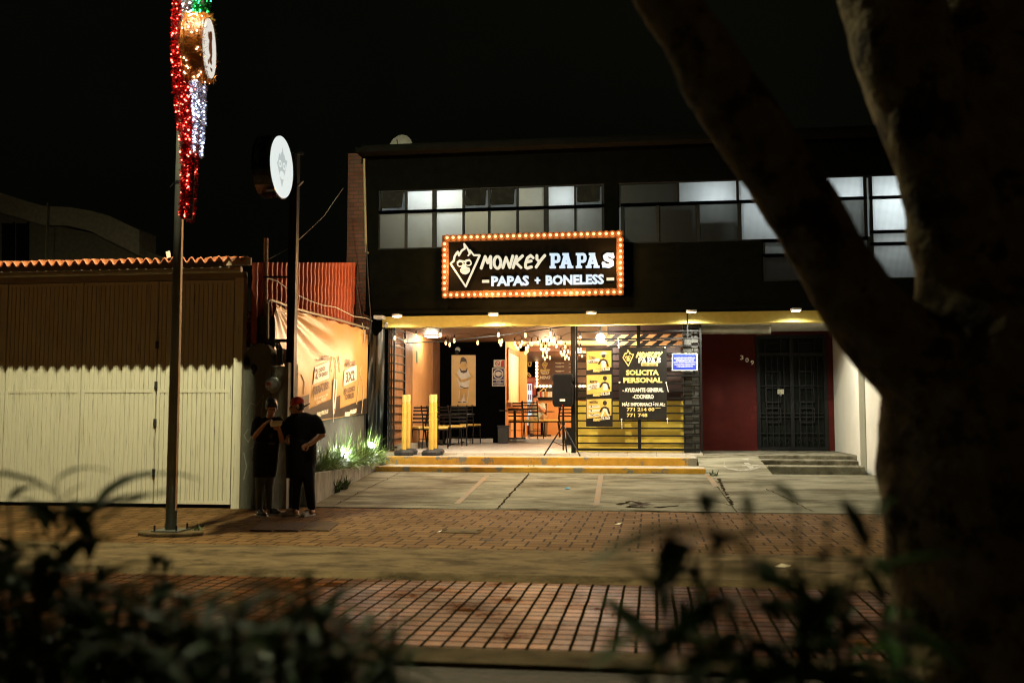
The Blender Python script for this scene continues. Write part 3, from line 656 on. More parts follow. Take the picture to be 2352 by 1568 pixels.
def zat(x, y, w): return pw(x, y, w).z
q = MB(); q.box(-22,UGR-.02,WG-.06,WG+.1,zat(300,645,WG-.06),zat(300,628,WG-.06)); q.build('gate_beam', beam_paint, gar)
q = MB(); q.tube([(-22,WE+.45,zat(300,624,WE+.45)),(UE-.35,WE+.45,zat(300,624,WE+.45))], .05, 10); q.build('gutter_pipe', beam_paint, gar)
zt0 = zat(300,600,WE)
q = MB(); q.box(-22,UE-.4,WE+.05,WE+.13,zat(300,619,WE+.05),zt0-.012); q.build('fascia_board', mat('fascia_olive', (.13,.11,.07), .7), gar)
q = MB(); q.box(pw(514,600,WE+.02).x,pw(577,600,WE+.02).x,WE+.0,WE+.048,zat(540,609,WE),zat(540,592,WE)); q.build('wood_end_board', mat('weathered_wood', (.34,.25,.16), .8, var=.3, scale=3, stretch=(1,8,9)), gar)
q = MB(); nx = int((UE+22)/.146*8); ny = 6; vs = []; fs = []
for j in range(ny+1):
    w = WE-.04+(WG+.5-WE)*j/ny
    for i in range(nx+1):
        u = -22+(UE+22-.55*max(0, w-WE))*i/nx; ph = (-22+(UE+22)*i/nx)/.146 % 1
        z = zt0+.04*math.sin(2*math.pi*ph)+.16*(w-WE)+.02*((i//8*7919) % 5)/5
        vs.append((u,w,z))
for j in range(ny):
    for i in range(nx): k = j*(nx+1)+i; fs.append((k,k+1,k+nx+2,k+nx+1))
q.add(vs, fs); q.add([(x,y,z-.02) for x,y,z in vs], [f[::-1] for f in fs])
m_ = len(vs); q.f += [(i+1,i,i+m_,i+1+m_) for i in range(nx)]
clay = mat('clay_tile', (.50,.16,.06), .5, var=.2, scale=12)
q.build('tile_roof', clay, gar, smooth=True)
q = MB(); p0 = pw(388,592,WE+.1); q.bar(p0, p0+Vector((-.02,0,.1)), .06, .02, (0,1,0)); q.build('broken_tile', mat('pale_tile', (.7,.6,.45), .7), gar)
# ------------------------------------------------------------------ masonry gate pillar with number and meter
pil = thing('gate_pillar', 'dark plastered gate pillar numbered 309 with white graffiti scrawls', 'pillar', (pw(600,1165,WG).x,WG,0))
plaster = mat('dark_plaster', (.12,.12,.09), .9, var=.15, bump=.5, bscale=60)
WP = WG-.02
pa, pb, pc = UGR+.003, pw(617,1100,WP).x, pw(657,1100,WP).x
q = MB(); zt = zat(580,806,WP); prof = [(pa,0),(pb,0),(pb,zt+.02),(pb-.06,zt+.1),(pb-.2,zt+.13),(pa+.12,zt+.08),(pa,zt-.05)]
shape(q, Pl('w', WP), prof, -.45, 0, px=False); q.build('pillar_body', plaster, pil)
q = MB(); q.box(pb+.002,pc-.05,WP+.06,WP+.45,0,zat(640,840,WP)); q.box(pc-.05,pc,WP+.02,WP+.45,0,zat(640,832,WP)); q.build('meter_column', mat('grey_plaster', (.2,.19,.15), .9, bump=.4, bscale=60), pil)
q = MB(); zz = zat(635,838,WP)
for dx, dz, s in ((.04,.1,.07),(.12,.16,.08),(.18,.06,.06)): q.sph((pb+dx,WP+.25,zz+dz), s, s, s*1.5, 8, 6)
q.build('broken_masonry', mat('broken_brick', (.32,.16,.09), .9, bump=.6, bscale=30), pil)
q = MB(); pl = Pl('w', WP)
for ch, x, y in (('3',546,826),('0',562,843),('9',578,860)): text(q, pl, ch, x, y, x+13, y-24, .02, .02, 0, .02)
q.build('house_number', mat('number_black', (.008,.008,.008), .3), pil)
q = MB(); rnd = random.Random(4)
for st in ([(590,930),(606,905),(600,950)], [(565,950),(575,925),(588,930)], [(570,985),(560,1000),(570,1015),(583,990)], [(590,960),(596,990),(588,1010)], [(575,1030),(600,1015)], [(580,960),(588,1000),(585,1030)], [(560,1040),(566,1070),(560,1100)]):
    stroke(q, pl, st, rnd.uniform(.004,.010), 0, .002)
q.build('graffiti', mat('faded_white_paint', (.26,.26,.21), .9), pil)
met = thing('electricity_meter', 'round glass fronted electricity meter on the masonry column', 'meter', pw(628,884,WP+.06))
c = pw(628,884,WP+.06)
q = MB(); q.lathe(c, [(.13,0),(.13,.05),(.11,.06)], 20, (0,-1,0)); q.build('meter_ring', steel, met)
q = MB(); q.lathe(c-Vector((0,.06,0)), [(.105,0),(.10,.06),(.06,.1),(.0,.11)], 20, (0,-1,0), False); q.build('meter_glass', mat('meter_face', (.25,.25,.23), .1, var=.3, scale=20), met, smooth=True)
q = MB(); q.box(c.x-.05,c.x+.02,c.y-.172,c.y-.166,c.z-.01,c.z+.035); q.build('meter_label', mat('label_red', (.25,.03,.02), .6), met)
q = MB()
for k in range(3): q.tube([pw(612+k*6,780,WP+.03), pw(628+k*6,786,WP+.02), pw(637+k*5,800,WP+.02), pw(640+k*4,838,WP+.05)], .018, 8)
solo(q, 'conduit', mat('conduit_black', (.012,.012,.012), .4), 'bundle of bent black conduits above the electricity meter', 'conduit')
q = MB(); a, b = pw(553,712,WP+.1), pw(577,716,WP+.1); e, f_ = pw(573,797,WP+.1), pw(549,797,WP+.1)
q.add([a,b,e,f_]+[v+Vector((0,.03,0)) for v in (a,b,e,f_)], [(0,1,2,3),(7,6,5,4),(0,4,5,1),(1,5,6,2),(2,6,7,3),(3,7,4,0)])
brd = solo(q, 'painted_board', mat('board_maroon', (.12,.018,.012), .5), 'narrow dark red board with looped white drawing beside the gate post', 'board')
q = MB(); pl = Pl('w', WP+.1)
for cx_, cy_, r in ((566,725,8),(572,732,7),(563,760,7),(561,776,8)): stroke(q, pl, [(cx_+r*.8*math.cos(t*.7), cy_+r*math.sin(t*.7)) for t in range(9)], .006, 0, .003, closed=True)
ORIG[brd.name] = Vector(brd.location); q.build('drawing', mat('drawing_white', (.5,.5,.45), .6), brd)
q = MB(); q.box(pw(580,740,WP+.2).x,pw(594,740,WP+.2).x,WP+.2,WP+.35,zat(587,795,WP+.2),zat(587,697,WP+.2)); solo(q, 'concrete_post', mat('rough_concrete', (.26,.22,.15), .9, var=.35, scale=9, bump=.6), 'short rough concrete post standing on the gate pillar', 'post')
# mast, arms and rail pipes
mast = thing('mast', 'rusty upright pipe with two side arms behind the meter', 'pipe mast', pw(608,800,WP+.25))
q = MB(); q.tube([pw(609,800,WP+.25), pw(611,547,WP+.25)], .035, 10); q.build('pipe', mat('rusty_pipe', (.24,.16,.09), .6, metal=.4, var=.4, scale=15), mast)
q = MB(); q.bar(pw(581,636,WP+.22), pw(668,636,WP+.22), .03, .03); q.build('arm', black_metal, mast); q = MB(); q.bar(pw(604,782,WP+.22), pw(668,782,WP+.22), .05, .05); q.build('arm', black_metal, mast)
# ------------------------------------------------------------------ wall, banner, planter along the car park
UB = -3.1
cA = pu(630,700,UB); cB = pu(845,757,UB); cC = pu(844,948,UB); cD = pu(630,985,UB)
wA, wB = cA.y, cB.y
q = MB(); q.box(UB-.3,UB-.06,wA-.05,-.02,0,3.05); solo(q, 'side_boundary_wall', mat('dark_masonry', (.06,.055,.04), .9, bump=.4), 'dark masonry wall carrying the long printed banner', 'wall')
ban = thing('promo_banner', 'large creased amber vinyl banner hung along the car park wall', 'banner', (UB,wA,.5))
zbt = lambda w: cA.z+(cB.z-cA.z)*(w-wA)/(wB-wA)
zbb = lambda w: cD.z+(cC.z-cD.z)*(w-wA)/(wB-wA)
def fold(s, t):                                      # s along the wall, t up
    d = max(0, t-.42)*max(0, .62-s)
    ang = math.atan2(1.04-t, s+.02)
    return .30*d*abs(math.sin(ang*9))**1.5*.5+.02*math.sin(s*9)*t*(1-t)
q = MB(); NX, NY = 140, 60; vs = []; fs = []
for j in range(NY+1):
    for i in range(NX+1):
        s, t = i/NX, j/NY; w = wA+(wB-wA)*s; z0, z1 = zbb(w), zbt(w)
        sag = -.03*math.sin(s*22)**2*(t > .97)
        vs.append((UB+fold(s, t), w, z0+(z1-z0)*t+sag))
for j in range(NY):
    for i in range(NX): k = j*(NX+1)+i; fs.append((k,k+1,k+NX+2,k+NX+1))
q.add(vs, fs); q.build('vinyl', mat('banner_amber', (.42,.225,.065), .30, var=.05, spec=.6), ban, smooth=True)
pl = Pl('u', UB+.012); Z3 = lambda x, y: (600.2+x*.2109, 673.7+y*.2109)
def b3(mb, pts, d): shape(mb, pl, [Z3(*p) for p in pts], -.002, d)
def t3(mb, s, x0, y0, x1, y1, d=.008, **k): a = Z3(x0, y0); b = Z3(x1, y1); text(mb, pl, s, a[0], a[1], b[0], b[1], d, **k)
q = MB(); b3(q, [(140,1440),(140,1180),(480,1112),(518,1100),(512,1262),(860,1108),(855,1252),(1145,1140),(1150,1300)], .004); q.build('dark_print', mat('banner_black', (.02,.013,.01), .35), ban)
for P_ in ([(563,990),(585,800),(735,738),(733,922)], [(892,1010),(905,838),(1034,780),(1034,940)]): q = MB(); b3(q, P_, .004); q.build('white_print', mat('banner_white', (.72,.66,.55), .35), ban)
q = MB()
t3(q, 'Promo', 588,752,644,722, bold=.02, rise=.5); t3(q, 'MARTES', 648,735,735,695, bold=.035, rise=.45)
t3(q, '2', 582,930,612,822, bold=.04); t3(q, 'DEDOS', 622,862,692,826, bold=.03, rise=.8); t3(q, 'DE QUESO', 622,922,722,886, bold=.03, rise=.9)
t3(q, '¡GRATIS!', 556,1140,736,1040, bold=.045, rise=.85)
t3(q, 'Promo', 918,748,960,722, bold=.02, rise=.4); t3(q, 'MIERCOLES', 916,806,1018,768, bold=.035, rise=.7)
t3(q, '3X2', 915,975,1014,872, bold=.045, rise=.35); t3(q, '¡EN CONOS', 900,1112,1018,1048, bold=.04, rise=.65); t3(q, 'DOBLES!', 915,1158,1006,1105, bold=.04, rise=.5)
q.build('lettering', mat('banner_brown', (.07,.025,.012), .4), ban)
q = MB(); t3(q, 'En la compra del', 576,1172,718,1140, bold=.02, rise=1.5); t3(q, 'Cono TRIPLE', 597,1204,702,1172, bold=.02, rise=1.3)
A = Z3(600,1338); B = Z3(652,1300); script_word(q, pl, A[0],A[1],B[0],B[1]-2,.008,.009); A = Z3(655,1322); B = Z3(722,1278); slab_word(q, pl, A[0],A[1],B[0],B[1],.009,-4)
A = Z3(905,1335); B = Z3(962,1300); script_word(q, pl, A[0],A[1],B[0],B[1]-2,.008,.009); A = Z3(965,1316); B = Z3(1030,1272); slab_word(q, pl, A[0],A[1],B[0],B[1],.009,-4)
q.build('pale_lettering', mat('banner_cream', (.75,.65,.42), .4), ban)
q = MB()                                             # drawn walking legs and arms (plain line figure)
for st in ([(800,700),(812,760),(806,940)], [(800,940),(785,1180),(780,1400)], [(825,940),(812,1120),(795,1300)], [(770,690),(752,780),(765,850)], [(838,690),(858,790),(850,850)], [(1090,780),(1070,860),(1090,940)], [(1060,960),(1048,1100),(1035,1200)], [(1110,960),(1108,1100),(1090,1300)], [(440,890),(470,960),(460,1090)], [(400,880),(380,960),(395,1020)]):
    stroke(q, pl, [Z3(*p) for p in st], .012, -.002, .007)
q.build('figure_print', mat('banner_figure', (.55,.40,.22), .4), ban)
q = MB(); stroke(q, pl, [Z3(*p) for p in ((792,945),(778,1150),(784,1300))], .03, -.002, .009); stroke(q, pl, [Z3(*p) for p in ((816,945),(806,1100),(792,1240))], .025, -.002, .009); q.build('figure_trouser_print', MATS['banner_white'], ban)
rl = thing('rail_pipe', 'pale bent pipe running along the top edge of the amber banner', 'pipe', pu(615,692,UB))
q = MB(); q.tube([pu(x,y,UB+.05) for x,y in ((615,778),(615,697),(617,690),(622,688),(664,703),(684,710),(773,733),(846,754))], .022, 8); q.build('pipe', mat('dull_pipe', (.3,.28,.22), .4, metal=.5), rl)
# clay tile cladding rising behind the banner
q = MB(); UT = UB-.28; nx, ny = 26*8, 10; vs = []; fs = []
n0, n1 = pu(581,600,UT), pu(815,601,UT)
for j in range(ny+1):
    t = j/ny
    for i in range(nx+1):
        s = i/nx; sb = .5+(s-.5)*(.94 if s > .4 else 1); ss = sb+(s-sb)*t; w = n0.y+(n1.y-n0.y)*ss
        zt_ = n0.z-.02+(n1.z-n0.z)*s; zb_ = 2.6+.15*s
        ph = (s*26) % 1; lap = .012*(j % 2)
        vs.append((UT+.075*math.sin(2*math.pi*ph)-lap, w, zb_+(zt_-zb_)*t))
for j in range(ny):
    for i in range(nx): k = j*(nx+1)+i; fs.append((k,k+1,k+nx+2,k+nx+1))
q.add(vs, fs); solo(q, 'tile_cladding', mat('clay_tile_cladding', (.25,.04,.013), .5, var=.25, scale=8), 'tall screen of red clay roof tiles above the banner', 'tile screen', smooth=True)
# planter
pln = thing('planter', 'long low concrete planter below the banner', 'planter', (U_PL,-3.2,0))
conc3 = mat('planter_concrete', (.20,.185,.14), .85, var=.3, scale=4, col2=(.07,.065,.05), lo=.45, hi=.7, stretch=(3,3,.6), bump=.4)
q = MB(); q.box(U_PL-.12,U_PL,-5.15,-1.28,0,.53); q.box(UB-.04,U_PL-.12,-5.15,-5.03,0,.53); q.build('planter_wall', conc3, pln, bevel=.012)
q = MB(); q.box(UB-.05,U_PL-.121,-5.02,-.2,.1,.46); q.build('soil', soil, pln)
blade_g = mat('strap_leaf_green', (.16,.26,.07), .4, var=.35, scale=5); grass_dark = mat('weed_green', (.06,.10,.03), .6, var=.4)
def blades(q, c, n, ln, wd, rnd, spread=1.0, lean=(0,0)):
    c = Vector(c)
    for _ in range(n):
        a = rnd.uniform(0, 2*math.pi); r = rnd.uniform(.25,1)*spread; L = ln*rnd.uniform(.55,1.15); w = wd*rnd.uniform(.6,1.2)
        d = Vector((math.cos(a)*r+lean[0], math.sin(a)*r+lean[1], 0)); side = Vector((-math.sin(a), math.cos(a), 0))*w
        base = c+Vector((rnd.uniform(-.06,.06), rnd.uniform(-.06,.06), 0)); prev = None; m = 5; dr = rnd.uniform(.5,1.1)
        for i in range(m+1):
            t = i/m; p = base+d*L*t+Vector((0,0,L*(1.15*t-dr*t*t*r))); s = side*(1-t)**.6 if i < m else side*.05
            cur = (p-s, p+s)
            if prev: q.quad(prev[0], prev[1], cur[1], cur[0])
            prev = cur
rnd = random.Random(11)
sp = [(-2.82,-4.7,.62,40,.016,'dark tufted plant at the street end of the planter'),(-2.72,-4.05,.7,60,.016,'tall grassy plant in the planter behind the red capped person'),(-2.7,-3.4,.62,70,.017,'strap leaved plant beside the nearer floodlight'),
      (-2.78,-2.75,.75,80,.017,'bushy strap leaved plant between the two floodlights'),(-2.66,-2.15,.6,80,.018,'bright strap leaved plant over the second floodlight'),(-2.72,-1.55,.7,70,.015,'wispy strap leaved plant spilling over the steps'),(-2.75,-.85,.55,40,.013,'thin grassy plant beside the folded gate')]
for x, y, h, n, w, lb in sp:
    q = MB(); blades(q, (x,y,.46), n, h*.9, w*.62, rnd, 1.0, (.3,0)); blades(q, (x+.05,y,.47), n*2, h*.6, w*.9, rnd, 1.2, (.2,0)); blades(q, (x+.1,y+.2,.47), n, h*.5, w*.8, rnd, 1.3, (.35,0)); blades(q, (x,y-.15,.46), n, h*.7, w*.6, rnd, .9, (.1,0)); blades(q, (x+.05,y+.1,.46), n, h*.75, w*.55, rnd, 1.25, (.3,0)); blades(q, (x,y,.46), n//2, h*1.2, w*.45, rnd, .5, (.15,0))
    solo(q, 'strap_leaf_plant', blade_g if y > -4.4 else mat('strap_leaf_dark', (.08,.14,.04), .4), lb, 'plant', 'plants in the concrete planter', loc=(x,y,.46))
for k, (x, y, aim) in enumerate(((786,1056,(-2.95,-3.2,1.6)), (848,1032,(-2.9,-1.7,1.7)))):
    p = pu(x, y, U_PL-.16); p.z = max(p.z, .5)
    f = thing('flood_light', ['small white floodlight glowing among leaves nearer the street','brighter white floodlight glowing at the step end of the planter'][k], 'floodlight', (p.x,p.y,.46), 'floodlights in the planter')
    q = MB(); q.bar((p.x,p.y,.46),(p.x,p.y,p.z+.02), .02, .02); q.box(p.x-.05,p.x+.05,p.y-.09,p.y+.09,p.z,p.z+.05); q.build('housing', black_metal, f)
    q = MB(); q.sph((p.x+.05,p.y-.04,p.z+.09), .06, .075, .06); q.build('lens', glow('flood_lens', (.95,1,.93), 30), f)
    lamp('flood_light_beam', (p.x+.06,p.y-.06,p.z+.22), (24, 42)[k], (.9,1,.82), .05)
# weeds in the pavement
for k, (x, y, n, L, lb) in enumerate(((770,1130,120,.30,'mound of grass growing against the planter foot'), (1222,1083,40,.16,'small bright weed at the foot of the steps'), (650,1158,70,.3,'leafy weed between the two standing people'), (450,1226,34,.14,'low weed beside the lamp post footing'), (1640,1092,24,.14,'weed growing in the joint by the ramp'))):
    p = hit(x, y, gz); q = MB(); blades(q, p, n, L, .012 if k != 2 else .03, rnd, 1.0)
    if k == 0: blades(q, p+Vector((.05,.35,.03)), 90, .26, .012, rnd, 1)
    solo(q, 'weed', grass_dark if k != 1 else blade_g, lb, 'weed', 'weeds in the paving', loc=p)
# black tarpaulin between banner and folded gate
q = MB(); vs = []; fs = []
for j in range(13):
    for i in range(13):
        s, t = i/12, j/12; a = pw(846,1010,-.12); b = pw(884,744,-.12)
        zt_ = pw(846,752,-.12).z+(b.z-pw(846,752,-.12).z)*s-.22*math.sin(math.pi*s)
        vs.append((a.x+(b.x-a.x)*s, -.14-.05*math.sin(s*7+t*4)-.03*math.sin(s*15-t*9), .6+(zt_-.6)*t))
for j in range(12):
    for i in range(12): k = j*13+i; fs.append((k,k+1,k+14,k+13))
q.add(vs, fs); solo(q, 'tarpaulin', mat('black_tarpaulin', (.010,.012,.011), .35), 'black plastic tarpaulin hanging slack between banner and folded gate', 'tarpaulin', smooth=True)
# ------------------------------------------------------------------ round sign on its post
DP = 16.0; sb = pd(664,1150,DP); sb.z = 0
ps = thing('pole_sign', 'round white backlit shop sign on a tall black post', 'sign', sb)
ztop = pd(692,356,DP).z
q = MB(); q.box(sb.x-.065,sb.x+.065,sb.y-.065,sb.y+.065,0,ztop); q.box(sb.x-.03,sb.x+.14,sb.y-.03,sb.y+.03,ztop,ztop+.04); q.bar((sb.x+.06,sb.y,ztop-.52),(sb.x+.14,sb.y,ztop-.44),.06,.02); q.build('post', black_metal, ps)
fc = pd(647,384,15.2); rr = .495
q = MB(); q.lathe(fc-Vector((.29,0,0)), [(rr-.03,-.01),(rr,0),(rr,.285),(rr-.015,.29)], 64, (1,0,0)); q.build('drum', mat('sign_black_gloss', (.004,.004,.004), .15, spec=.35), ps, smooth=False)
q = MB(); q.lathe(fc, [(rr-.018,-.002),(rr-.018,.006)], 64, (1,0,0)); q.build('face', glow('sign_face_white', (.80,.87,.84), .95), ps)
q = MB(); pl = Pl('u', fc.x); yc, zc_ = fc.y, fc.z
E = [(( x-345)/520*.62, -(y-475)/520*.62) for x, y in EMB]
shape(q, pl, [(yc+a*1.0, zc_+b) for a, b in E], 0, .0095, px=False); q.build('emblem', glow('sign_emblem_grey', (.50,.56,.55), .95), ps)
q = MB()
for s in (-1, 1): stroke(q, pl, [(yc+(-.01+s*.085)+.05*math.cos(t*.7), zc_+.03+.045*math.sin(t*.7)) for t in range(9)], .012, 0, .012, px=False, closed=True)
shape(q, pl, [(yc-.1+.0+.1*math.cos(t*.6)+.09, zc_-.13+.065*math.sin(t*.6)) for t in range(10)], 0, .0125, px=False)
q.build('emblem_face', MATS['sign_face_white'], ps)
q = MB(); q.bar(fc+Vector((-.12,rr-.03,0)), Vector((sb.x,sb.y,fc.z)), .06, .06); q.build('bracket', black_metal, ps)
# wires
wire_m = mat('wire_grey', (.16,.15,.13), .5); wire_b = mat('wire_black', (.01,.01,.01), .5)
def wire(pts, r, m, label): q = MB(); q.tube(pts, r, 6); return solo(q, 'cable', m, label, 'cable', loc=pts[0])
Z2 = lambda x, y: ((880+x*.2551)/1.6327, (900+y*.2551)/1.6327)
wire([pu(*Z2(x,y), UB+.06) for x,y in ((480,560),(620,600),(800,730),(930,810),(1100,890),(1300,960),(1480,985),(1750,1120),(1930,1145),(2190,1270))], .009, mat('wire_pale', (.45,.42,.34), .5), 'pale cable sagging in front of the clay tile screen')
wire([pd(612,598,15.6), pd(668,568,16), pd(745,495,18), pd(788,432,20.5)], .006, wire_m, 'thin cable rising from the mast towards the brick pier')
wire([pw(841,560,-.6), pw(846,650,-.6), pw(852,745,-.6), pw(846,790,-.5)], .012, wire_b, 'black cable hanging down the corner of the upper storey')
wire([pw(815,640,-.6), pw(828,720,-.6), pw(838,750,-.6), pw(842,758,-.5)], .012, wire_b, 'black cable looping from the brick pier to the tarpaulin')
wire([pw(832,742,-.5), pw(838,770,-.5), pw(835,790,-.5)], .010, mat('wire_white', (.6,.6,.56), .5), 'short white cable end above the banner corner')
q = MB(); a = pw(836,365,-.5); b = pw(841,578,-.5); q.tube([a, b, b+Vector((.05,.02,-.03))], .025, 8); solo(q, 'drain_pipe', mat('pipe_olive', (.16,.14,.07), .5), 'thin olive pipe down the corner next to the brick pier', 'pipe')
# ------------------------------------------------------------------ street lamp post with the festive decoration
lp = thing('street_lamp', 'tall grey green tapered lamp post bolted to a concrete footing', 'street lamp', POST)
pole_m = mat('lamp_post_green', (.09,.095,.08), .45, metal=.4, var=.25, scale=4)
q = MB(); q.tube([POST+Vector((0,0,.06)), POST+Vector((0,0,9.2))], [.068,.045], 20, True); q.tube([POST+Vector((0,0,9.2)), POST+Vector((0,-.3,9.6)), HEAD+Vector((0,.3,.1))], .03, 8); pp = q.build('pole', pole_m, lp, smooth=True)
q = MB(); q.tube([POST+Vector((.07,-.02,.3)), POST+Vector((.048,-.02,9.0))], .011, 6); q.build('conduit', mat('conduit_orange', (.45,.24,.12), .5), pp)
q = MB(); q.box(POST.x-.17,POST.x+.17,POST.y-.17,POST.y+.17,.05,.066); pb_ = q.build('base_plate', pole_m, lp)
q = MB()
for sx in (-.14,.14):
    for sy in (-.14,.14): q.tube([(POST.x+sx,POST.y+sy,.06),(POST.x+sx,POST.y+sy,.13)], .011, 6)
q.build('anchor_bolt', black_metal, pb_)
q = MB(); q.slab([Vector((POST.x+.33*math.cos(t*math.pi/6)*(1.25 if abs(math.cos(t*math.pi/6))>.8 else 1), POST.y+.28*math.sin(t*math.pi/6), .05)) for t in range(12)], .1); q.build('footing', concrete, lp, bevel=.02)
q = MB(); q.box(HEAD.x-.14,HEAD.x+.14,HEAD.y-.3,HEAD.y+.32,HEAD.z+.02,HEAD.z+.14); q.build('lamp_head', pole_m, lp, bevel=.03)
q = MB(); q.box(HEAD.x-.11,HEAD.x+.11,HEAD.y-.24,HEAD.y+.24,HEAD.z-.005,HEAD.z+.018); q.build('lens', glow('street_lamp_lens', (1,.86,.5), 20), lp)
DD = pd(420,300,11.8).y
dec = thing('festive_decoration', 'tinsel covered tricolour drum ornament tied to the lamp post', 'street decoration', pd(428,504,11.75))
def tinsel(q, L, n, rnd, bl=.07, bw=.006, depth=.12, y0=None):
    """L: list of (y, x left, x right) outline rows; short foil blades all over that volume"""
    for _ in range(n):
        t = rnd.random(); i = min(int(t*(len(L)-1)), len(L)-2); f = t*(len(L)-1)-i
        y = L[i][0]+(L[i+1][0]-L[i][0])*f; a = L[i][1]+(L[i+1][1]-L[i][1])*f; b = L[i][2]+(L[i+1][2]-L[i][2])*f
        x = a+(b-a)*rnd.random(); e = 1-abs((x-(a+b)/2)/((b-a)/2+1e-6))**2
        p = pd(x, y, 11.75); p.y += depth*math.sqrt(max(e,.05))*rnd.choice((-1,1))
        d = Vector((rnd.gauss(0,1), rnd.gauss(0,1), rnd.gauss(0,1))).normalized(); s = d.cross(Vector((rnd.gauss(0,1), rnd.gauss(0,1), rnd.gauss(0,1)))).normalized()*bw/2
        h = d*bl*rnd.uniform(.35,.6); q.quad(p-h-s, p+h-s*.4, p+h+s*.4, p-h+s)
    return q
rnd = random.Random(5)
def foil(name, col): return mat(name, col, .22, metal=.85, var=.3, scale=30)
REDL = [(-420,396,432),(-12,403,424),(134,399,428),(200,402,443),(268,409,446),(336,420,449),(403,422,446),(470,421,441),(503,424,433)]
core = mat('garland_core', (.03,.01,.008), .8)  # strand cores widened and run above the frame to block the lamp
q = MB()
for a, b in zip(REDL, REDL[1:]): q.tube([pd((a[1]+a[2])/2, a[0], 11.75), pd((b[1]+b[2])/2, b[0], 11.75)], .07, 8)
q.build('blocking_core', core, dec)
for L_ in ([(-420,428,462),(-12,424,450),(110,430,450)], [(-420,460,500),(-12,449,478),(37,450,476)]):
    q = MB()
    for a, b in zip(L_, L_[1:]): q.tube([pd((a[1]+a[2])/2, a[0], 11.75), pd((b[1]+b[2])/2, b[0], 11.75)], .06, 8)
    q.build('blocking_core', core, dec)
q = tinsel(MB(), REDL, 6800, rnd, .075, .009); q.build('red_tinsel', foil('red_foil', (.55,.012,.012)), dec)
WHL = [(-420,428,462),(-12,424,450),(60,424,447),(110,430,450)]; WHL2 = [(190,440,469),(268,450,466),(356,451,455)]
for L_, n_ in ((WHL,1500),(WHL2,1700)): tinsel(MB(), L_, n_, rnd, .06, .006).build('silver_tinsel', foil('silver_foil', (.7,.74,.85)), dec)
GRL = [(-420,460,500),(-12,449,478),(37,450,476)]
q = tinsel(MB(), GRL, 1300, rnd, .06, .008); q.build('green_tinsel', foil('green_foil', (.015,.34,.09)), dec)
dc = pd(481,112,11.75); dr_ = .375
DA = Vector((.971,.237,0)); DX = Vector((-.237,.971,0)); DL = .27
q = MB(); q.lathe(dc-DA*DL, [(dr_*.9,0),(dr_,.05),(dr_,DL-.01)], 32, DA); q.build('drum', mat('drum_amber', (.30,.12,.03), .5), dec)
q = MB()
for _ in range(4200):
    a = rnd.uniform(0, 2*math.pi); h = rnd.uniform(-DL,.02); p = dc+DA*h+DX*(math.cos(a)*dr_)+Vector((0,0,math.sin(a)*dr_))
    d = (DX*(math.cos(a)+rnd.gauss(0,.6))+DA*rnd.gauss(0,.6)+Vector((0,0,math.sin(a)+rnd.gauss(0,.6)))).normalized(); s = d.cross(Vector((1,rnd.gauss(0,1),rnd.gauss(0,1)))).normalized()*.003
    q.quad(p-s, p+d*.055-s*.3, p+d*.055+s*.3, p+s)
q.build('gold_tinsel', foil('gold_foil', (.85,.45,.12)), dec)
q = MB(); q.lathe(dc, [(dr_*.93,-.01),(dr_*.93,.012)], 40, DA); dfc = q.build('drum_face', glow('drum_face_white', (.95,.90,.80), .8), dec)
q = MB(); pl = Pl('f', (dc, DX, DA))
for k_, (a, b, ra, rb) in enumerate(((0,.1,.10,.13),(.04,-.02,.06,.13),(-.06,.0,.05,.09),(.02,-.14,.09,.05),(-.1,-.2,.04,.03),(.06,-.24,.07,.02),(-.13,.12,.03,.05))): shape(q, pl, [(a+ra*math.cos(t*.45)*rnd.uniform(.6,1.1), b+rb*math.sin(t*.45)*rnd.uniform(.6,1.1)) for t in range(14)], .012, .0155+.0006*k_, px=False)
q.build('painted_motif', mat('motif_brown', (.40,.16,.07), .6), dfc)
def fairy(name, L, n, col, s, bl):
    q = MB()
    for _ in range(n):
        t = rnd.random(); i = min(int(t*(len(L)-1)), len(L)-2); f = t*(len(L)-1)-i
        y = L[i][0]+(L[i+1][0]-L[i][0])*f; a = L[i][1]+(L[i+1][1]-L[i][1])*f; b = L[i][2]+(L[i+1][2]-L[i][2])*f
        p = pd(a+(b-a)*rnd.uniform(.05,.95), y, 11.75); p.y += rnd.choice((-1,-1,1))*.1; q.sph(p, .010*rnd.uniform(.6,1.2), n=5, m=4)
    o = q.build(name, glow(name, col, s), dec); o['kind'] = 'stuff'
fairy('red_fairy_light', REDL, 170, (1,.12,.08), 14, 0); fairy('white_fairy_light', WHL2, 110, (.7,.8,1), 6, 0); fairy('white_fairy_light', WHL, 50, (.7,.8,1), 6, 0); fairy('green_fairy_light', GRL, 60, (.05,1,.3), 10, 0)
q = MB()
for _ in range(26):
    a = rnd.uniform(2.0, 5.4); p = dc-DA*rnd.uniform(.03,DL)+DX*(math.cos(a)*dr_*1.05)+Vector((0,0,math.sin(a)*dr_*1.05)); q.sph(p, .009, n=5, m=4)
o = q.build('gold_fairy_light', glow('gold_fairy_light', (1,.8,.55), 10), dec); o['kind'] = 'stuff'
q = MB(); q.lathe(POST+Vector((0,0,pd(415,402,11.85).z)), [(.062,0),(.062,.03)], 14, None, False); q.tube([POST+Vector((-.06,-.04,pd(415,402,11.85).z)), POST+Vector((-.1,-.05,pd(415,402,11.85).z-.05))], .006, 5); q.build('tie_wire', black_metal, dec)
